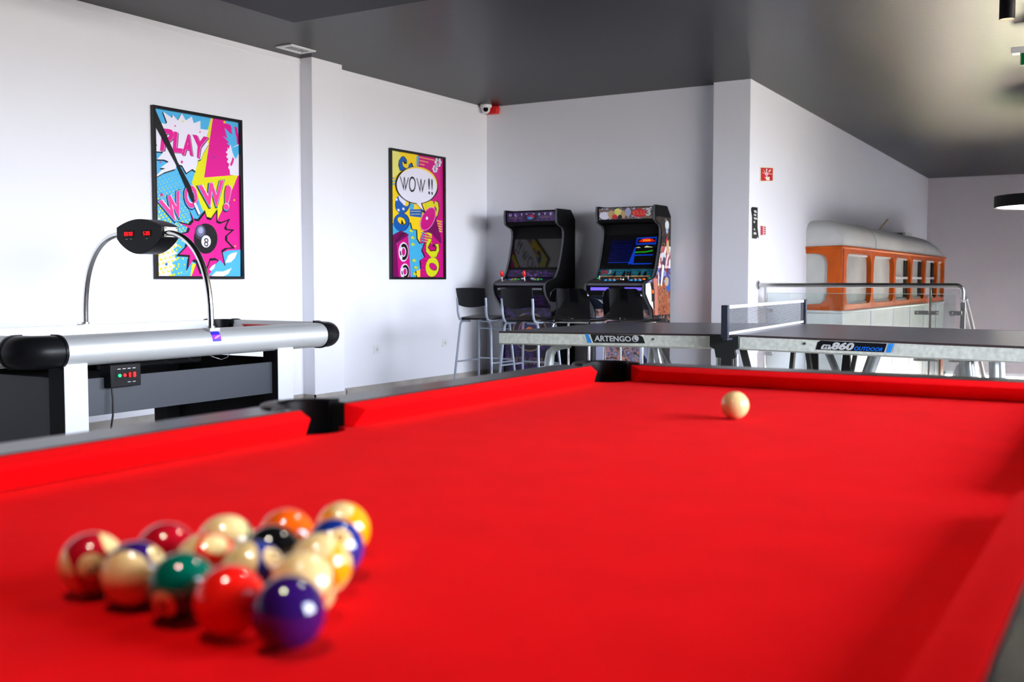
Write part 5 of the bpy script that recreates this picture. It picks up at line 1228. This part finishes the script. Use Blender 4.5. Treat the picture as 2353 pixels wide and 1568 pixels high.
# denser front
for j in range(NS):
    for i in range(NR): fs.append((j*R_+i, j*R_+i+1, (j+1)*R_+i+1, (j+1)*R_+i))
cc = len(vs); vs += [(xw, YN0-.02, zt+.012)]; fs += [(cc, i+1, i) for i in range(NR)]
vs += [(wallx(YN1), YN1+.01, zt+.012)]; fs += [(cc+1, NS*R_+i, NS*R_+i+1) for i in range(NR)]
m.add(vs, fs, BUSROOF); rf = part(m, 'roof', bus, angle=60)
m = MB(); ysm = 13.35; pts = []
for i in range(NR+1):
    a = PI/2*i/NR; xw_ = wallx(ysm); pts.append((xw_+(XS_-xw_)*math.cos(a)**.62+.002, ysm, zt+.012+.315*math.sin(a)**.62+.002))
m.tube(pts, .008, P_['lgrey'], 8); part(m, 'roof_seam', rf)
# aerial and hatch on the roof
m = MB(); m.tube([(-3.2, 15.0, 1.71), (-3.12, 15.3, 1.90)], .009, P_['ltan'], 8); part(m, 'roof_rod', bus)
m = MB(); m.box(-3.28, -3.02, 16.0, 16.5, 1.70, 1.745, BUSW); m.box(-3.20, -3.06, 15.95, 16.0, 1.69, 1.73, BLACKM); part(m, 'roof_hatch', bus, .006)
# lower body
m = MB(); m.prism([(XS_, fy_), (XS_, YN1), (wallx(YN1), YN1), (xw, fy_)], 'z', -1.75, zb-.012, BUSW)
lo = part(m, 'lower_body', bus, .01)
for k, y in enumerate([13.15, 14.46, 15.585, 16.64, 17.69]):
    m = MB(); m.box(XS_-.0, XS_+.0035, y-.010, y+.010, -1.74, zb-.02, P_['gr3']); part(m, 'panel_seam', lo)
m = MB(); m.box(XS_, XS_+.02, YN1-.30, YN1-.02, -.7, -.02, ORANGE); part(m, 'rear_lamp_panel', lo, .005)
m = MB(); m.box(XS_-.42, XS_-.1, 12.6, 18.0, -2.4, -1.75, BLACKM); part(m, 'chassis', bus)
for y in (13.4, 17.0):
    m = MB(); m.tube([(XS_-.30, y, -2.84), (XS_-.05, y, -2.84)], .46, BLACKM, 36); m.tube([(XS_-.05, y, -2.84), (XS_-.03, y, -2.84)], .24, BUSW, 24); part(m, 'wheel', bus)

# ================================================================== GLASS BALUSTRADE
YR = 9.935
bl = thing('glass_balustrade', 'glass balustrade with steel handrail in front of the bus', 'balustrade', (-2.3, YR, 0))
m = MB(); m.tube([(-3.21, YR, 1.008), (-1.45, YR, 1.006), (-1.415, YR, 1.002), (-1.392, YR, .985), (-1.385, YR, .955), (-1.385, YR, .885)], .021, STEEL, 20); part(m, 'handrail', bl, angle=60)
m = MB(); m.cyl((-3.218, YR, 1.008), (-3.208, YR, 1.008), .042, STEEL, 28); part(m, 'wall_flange', bl)
for x in (-3.150, -1.655, -1.385):
    m = MB(); w = .009 if x != -1.385 else .020; m.box(x-w, x+w, YR+.012, YR+.024, .003, .99 if x != -1.385 else .86, STEEL); m.box(x-.04, x+.04, YR-.02, YR+.045, 0, .008, STEEL); part(m, 'post', bl, .001)
for x0, x1 in ((-3.125, -1.668), (-1.642, -1.44)):
    m = MB(); m.box(x0, x1, YR-.006, YR+.006, .09, .930, PANE); g_ = part(m, 'glass_panel', bl, .001)
GE = mat('glass_edge_green', (.42, .62, .56), .1, spec=.6, bump=.01)
m = MB(); m.box(-3.125, -1.668, YR-.0062, YR+.0062, .9295, .9325, GE); m.box(-1.642, -1.44, YR-.0062, YR+.0062, .9295, .9325, GE); part(m, 'glass_edge', bl)
for z in (.765, .353):
    for x0, x1 in ((-3.155, -3.06), (-1.78, -1.66), (-1.66, -1.575), (-1.49, -1.39)):
        m = MB(); m.box(x0, x1, YR-.016, YR-.0065, z-.018, z+.018, STEEL); cx_ = x1-.02 if x0 < -3 or x0 == -1.66 else x0+.02; m.tube([(cx_, YR-.016, z), (cx_, YR-.022, z)], .009, CHROME, 16); part(m, 'glass_clamp', bl, .001)
# stair handrail going down beyond
sr = thing('stair_handrail', 'steel stair handrail sloping down behind the balustrade end post', 'handrail', (-1.38, 10.0, 0))
m = MB(); pts = [(-1.372, YR+.03, .895), (-1.372, YR+.08, .88), (-1.372, 10.55, .57), (-1.372, 13.3, -1.14)]; m.tube(pts, .021, STEEL, 16); part(m, 'handrail', sr, angle=60)
for y, z in ((10.5, -.28), (11.9, -1.2), (13.2, -2.1)):
    m = MB(); m.box(-1.395, -1.375, y-.02, y+.02, z-.25, .60-(y-10.5)*.622, STEEL); part(m, 'post', sr)

# ================================================================== LIGHT
w = bpy.data.worlds.new('sky'); S.world = w; w.use_nodes = True; nt = w.node_tree; bg = nt.nodes['Background']
tc = nt.nodes.new('ShaderNodeTexCoord'); sp = nt.nodes.new('ShaderNodeSeparateXYZ'); nt.links.new(tc.outputs['Generated'], sp.inputs[0])
rp_ = nt.nodes.new('ShaderNodeValToRGB'); mr = nt.nodes.new('ShaderNodeMapRange'); mr.inputs['From Min'].default_value = -.4; mr.inputs['From Max'].default_value = .6
nt.links.new(sp.outputs['Z'], mr.inputs['Value']); nt.links.new(mr.outputs[0], rp_.inputs['Fac'])
e = rp_.color_ramp.elements; e[0].position = 0; e[0].color = (.35, .32, .28, 1); e[1].position = 1; e[1].color = (.66, .74, 1.0, 1)
q = e.new(.37); q.color = (.45, .42, .38, 1); q = e.new(.43); q.color = (.90, .93, 1.0, 1)
nt.links.new(rp_.outputs[0], bg.inputs['Color']); bg.inputs['Strength'].default_value = 12.5
def portal(loc, rot, sx, sy):
    l = bpy.data.lights.new('window_portal', 'AREA'); l.shape = 'RECTANGLE'; l.size = sx; l.size_y = sy; l.cycles.is_portal = True
    o = bpy.data.objects.new('window_portal', l); COL.objects.link(o); o.location = loc; o.rotation_euler = rot
for a, b, c, d in EW: portal((XE+.15, (a+b)/2, (c+d)/2), (0, math.radians(90), 0), d-c, b-a)
portal(((XW-3.25)/2, YFAR+.2, (wz0+wz1)/2), (math.radians(-90), 0, 0), XW+3.2, wz1-wz0)
portal((XW+.15, (lw[0]+lw[1])/2, (lw[2]+lw[3])/2), (0, math.radians(90), 0), lw[3]-lw[2], lw[1]-lw[0])

sl_ = bpy.data.lights.new('sun', 'SUN'); sl_.energy = 480; sl_.angle = .01; sl_.color = (1, .86, .68); so = bpy.data.objects.new('sun', sl_); COL.objects.link(so); so.location = (-20, 25, 20)
so.rotation_euler = Vector((-.75, .12, .75)).to_track_quat('Z', 'Y').to_euler()
# ================================================================== CAMERA
cd = bpy.data.cameras.new('camera'); cam = bpy.data.objects.new('camera', cd); COL.objects.link(cam)
cam.location = CAM; cam.rotation_euler = (PI/2-PITCH, 0, YAW)
cd.sensor_width = 36; cd.lens = F/2353*36; cd.clip_start = .02; cd.clip_end = 100
cd.dof.use_dof = True; cd.dof.focus_distance = 6.0; cd.dof.aperture_fstop = 3.8; cd.dof.aperture_blades = 0
S.camera = cam
S.view_settings.view_transform = 'Standard'; S.view_settings.look = 'None'; S.view_settings.gamma = 1; S.view_settings.use_curve_mapping = False
S.view_settings.exposure = 1.72
S.cycles.max_bounces = 10; S.cycles.diffuse_bounces = 5; S.cycles.sample_clamp_indirect = 8
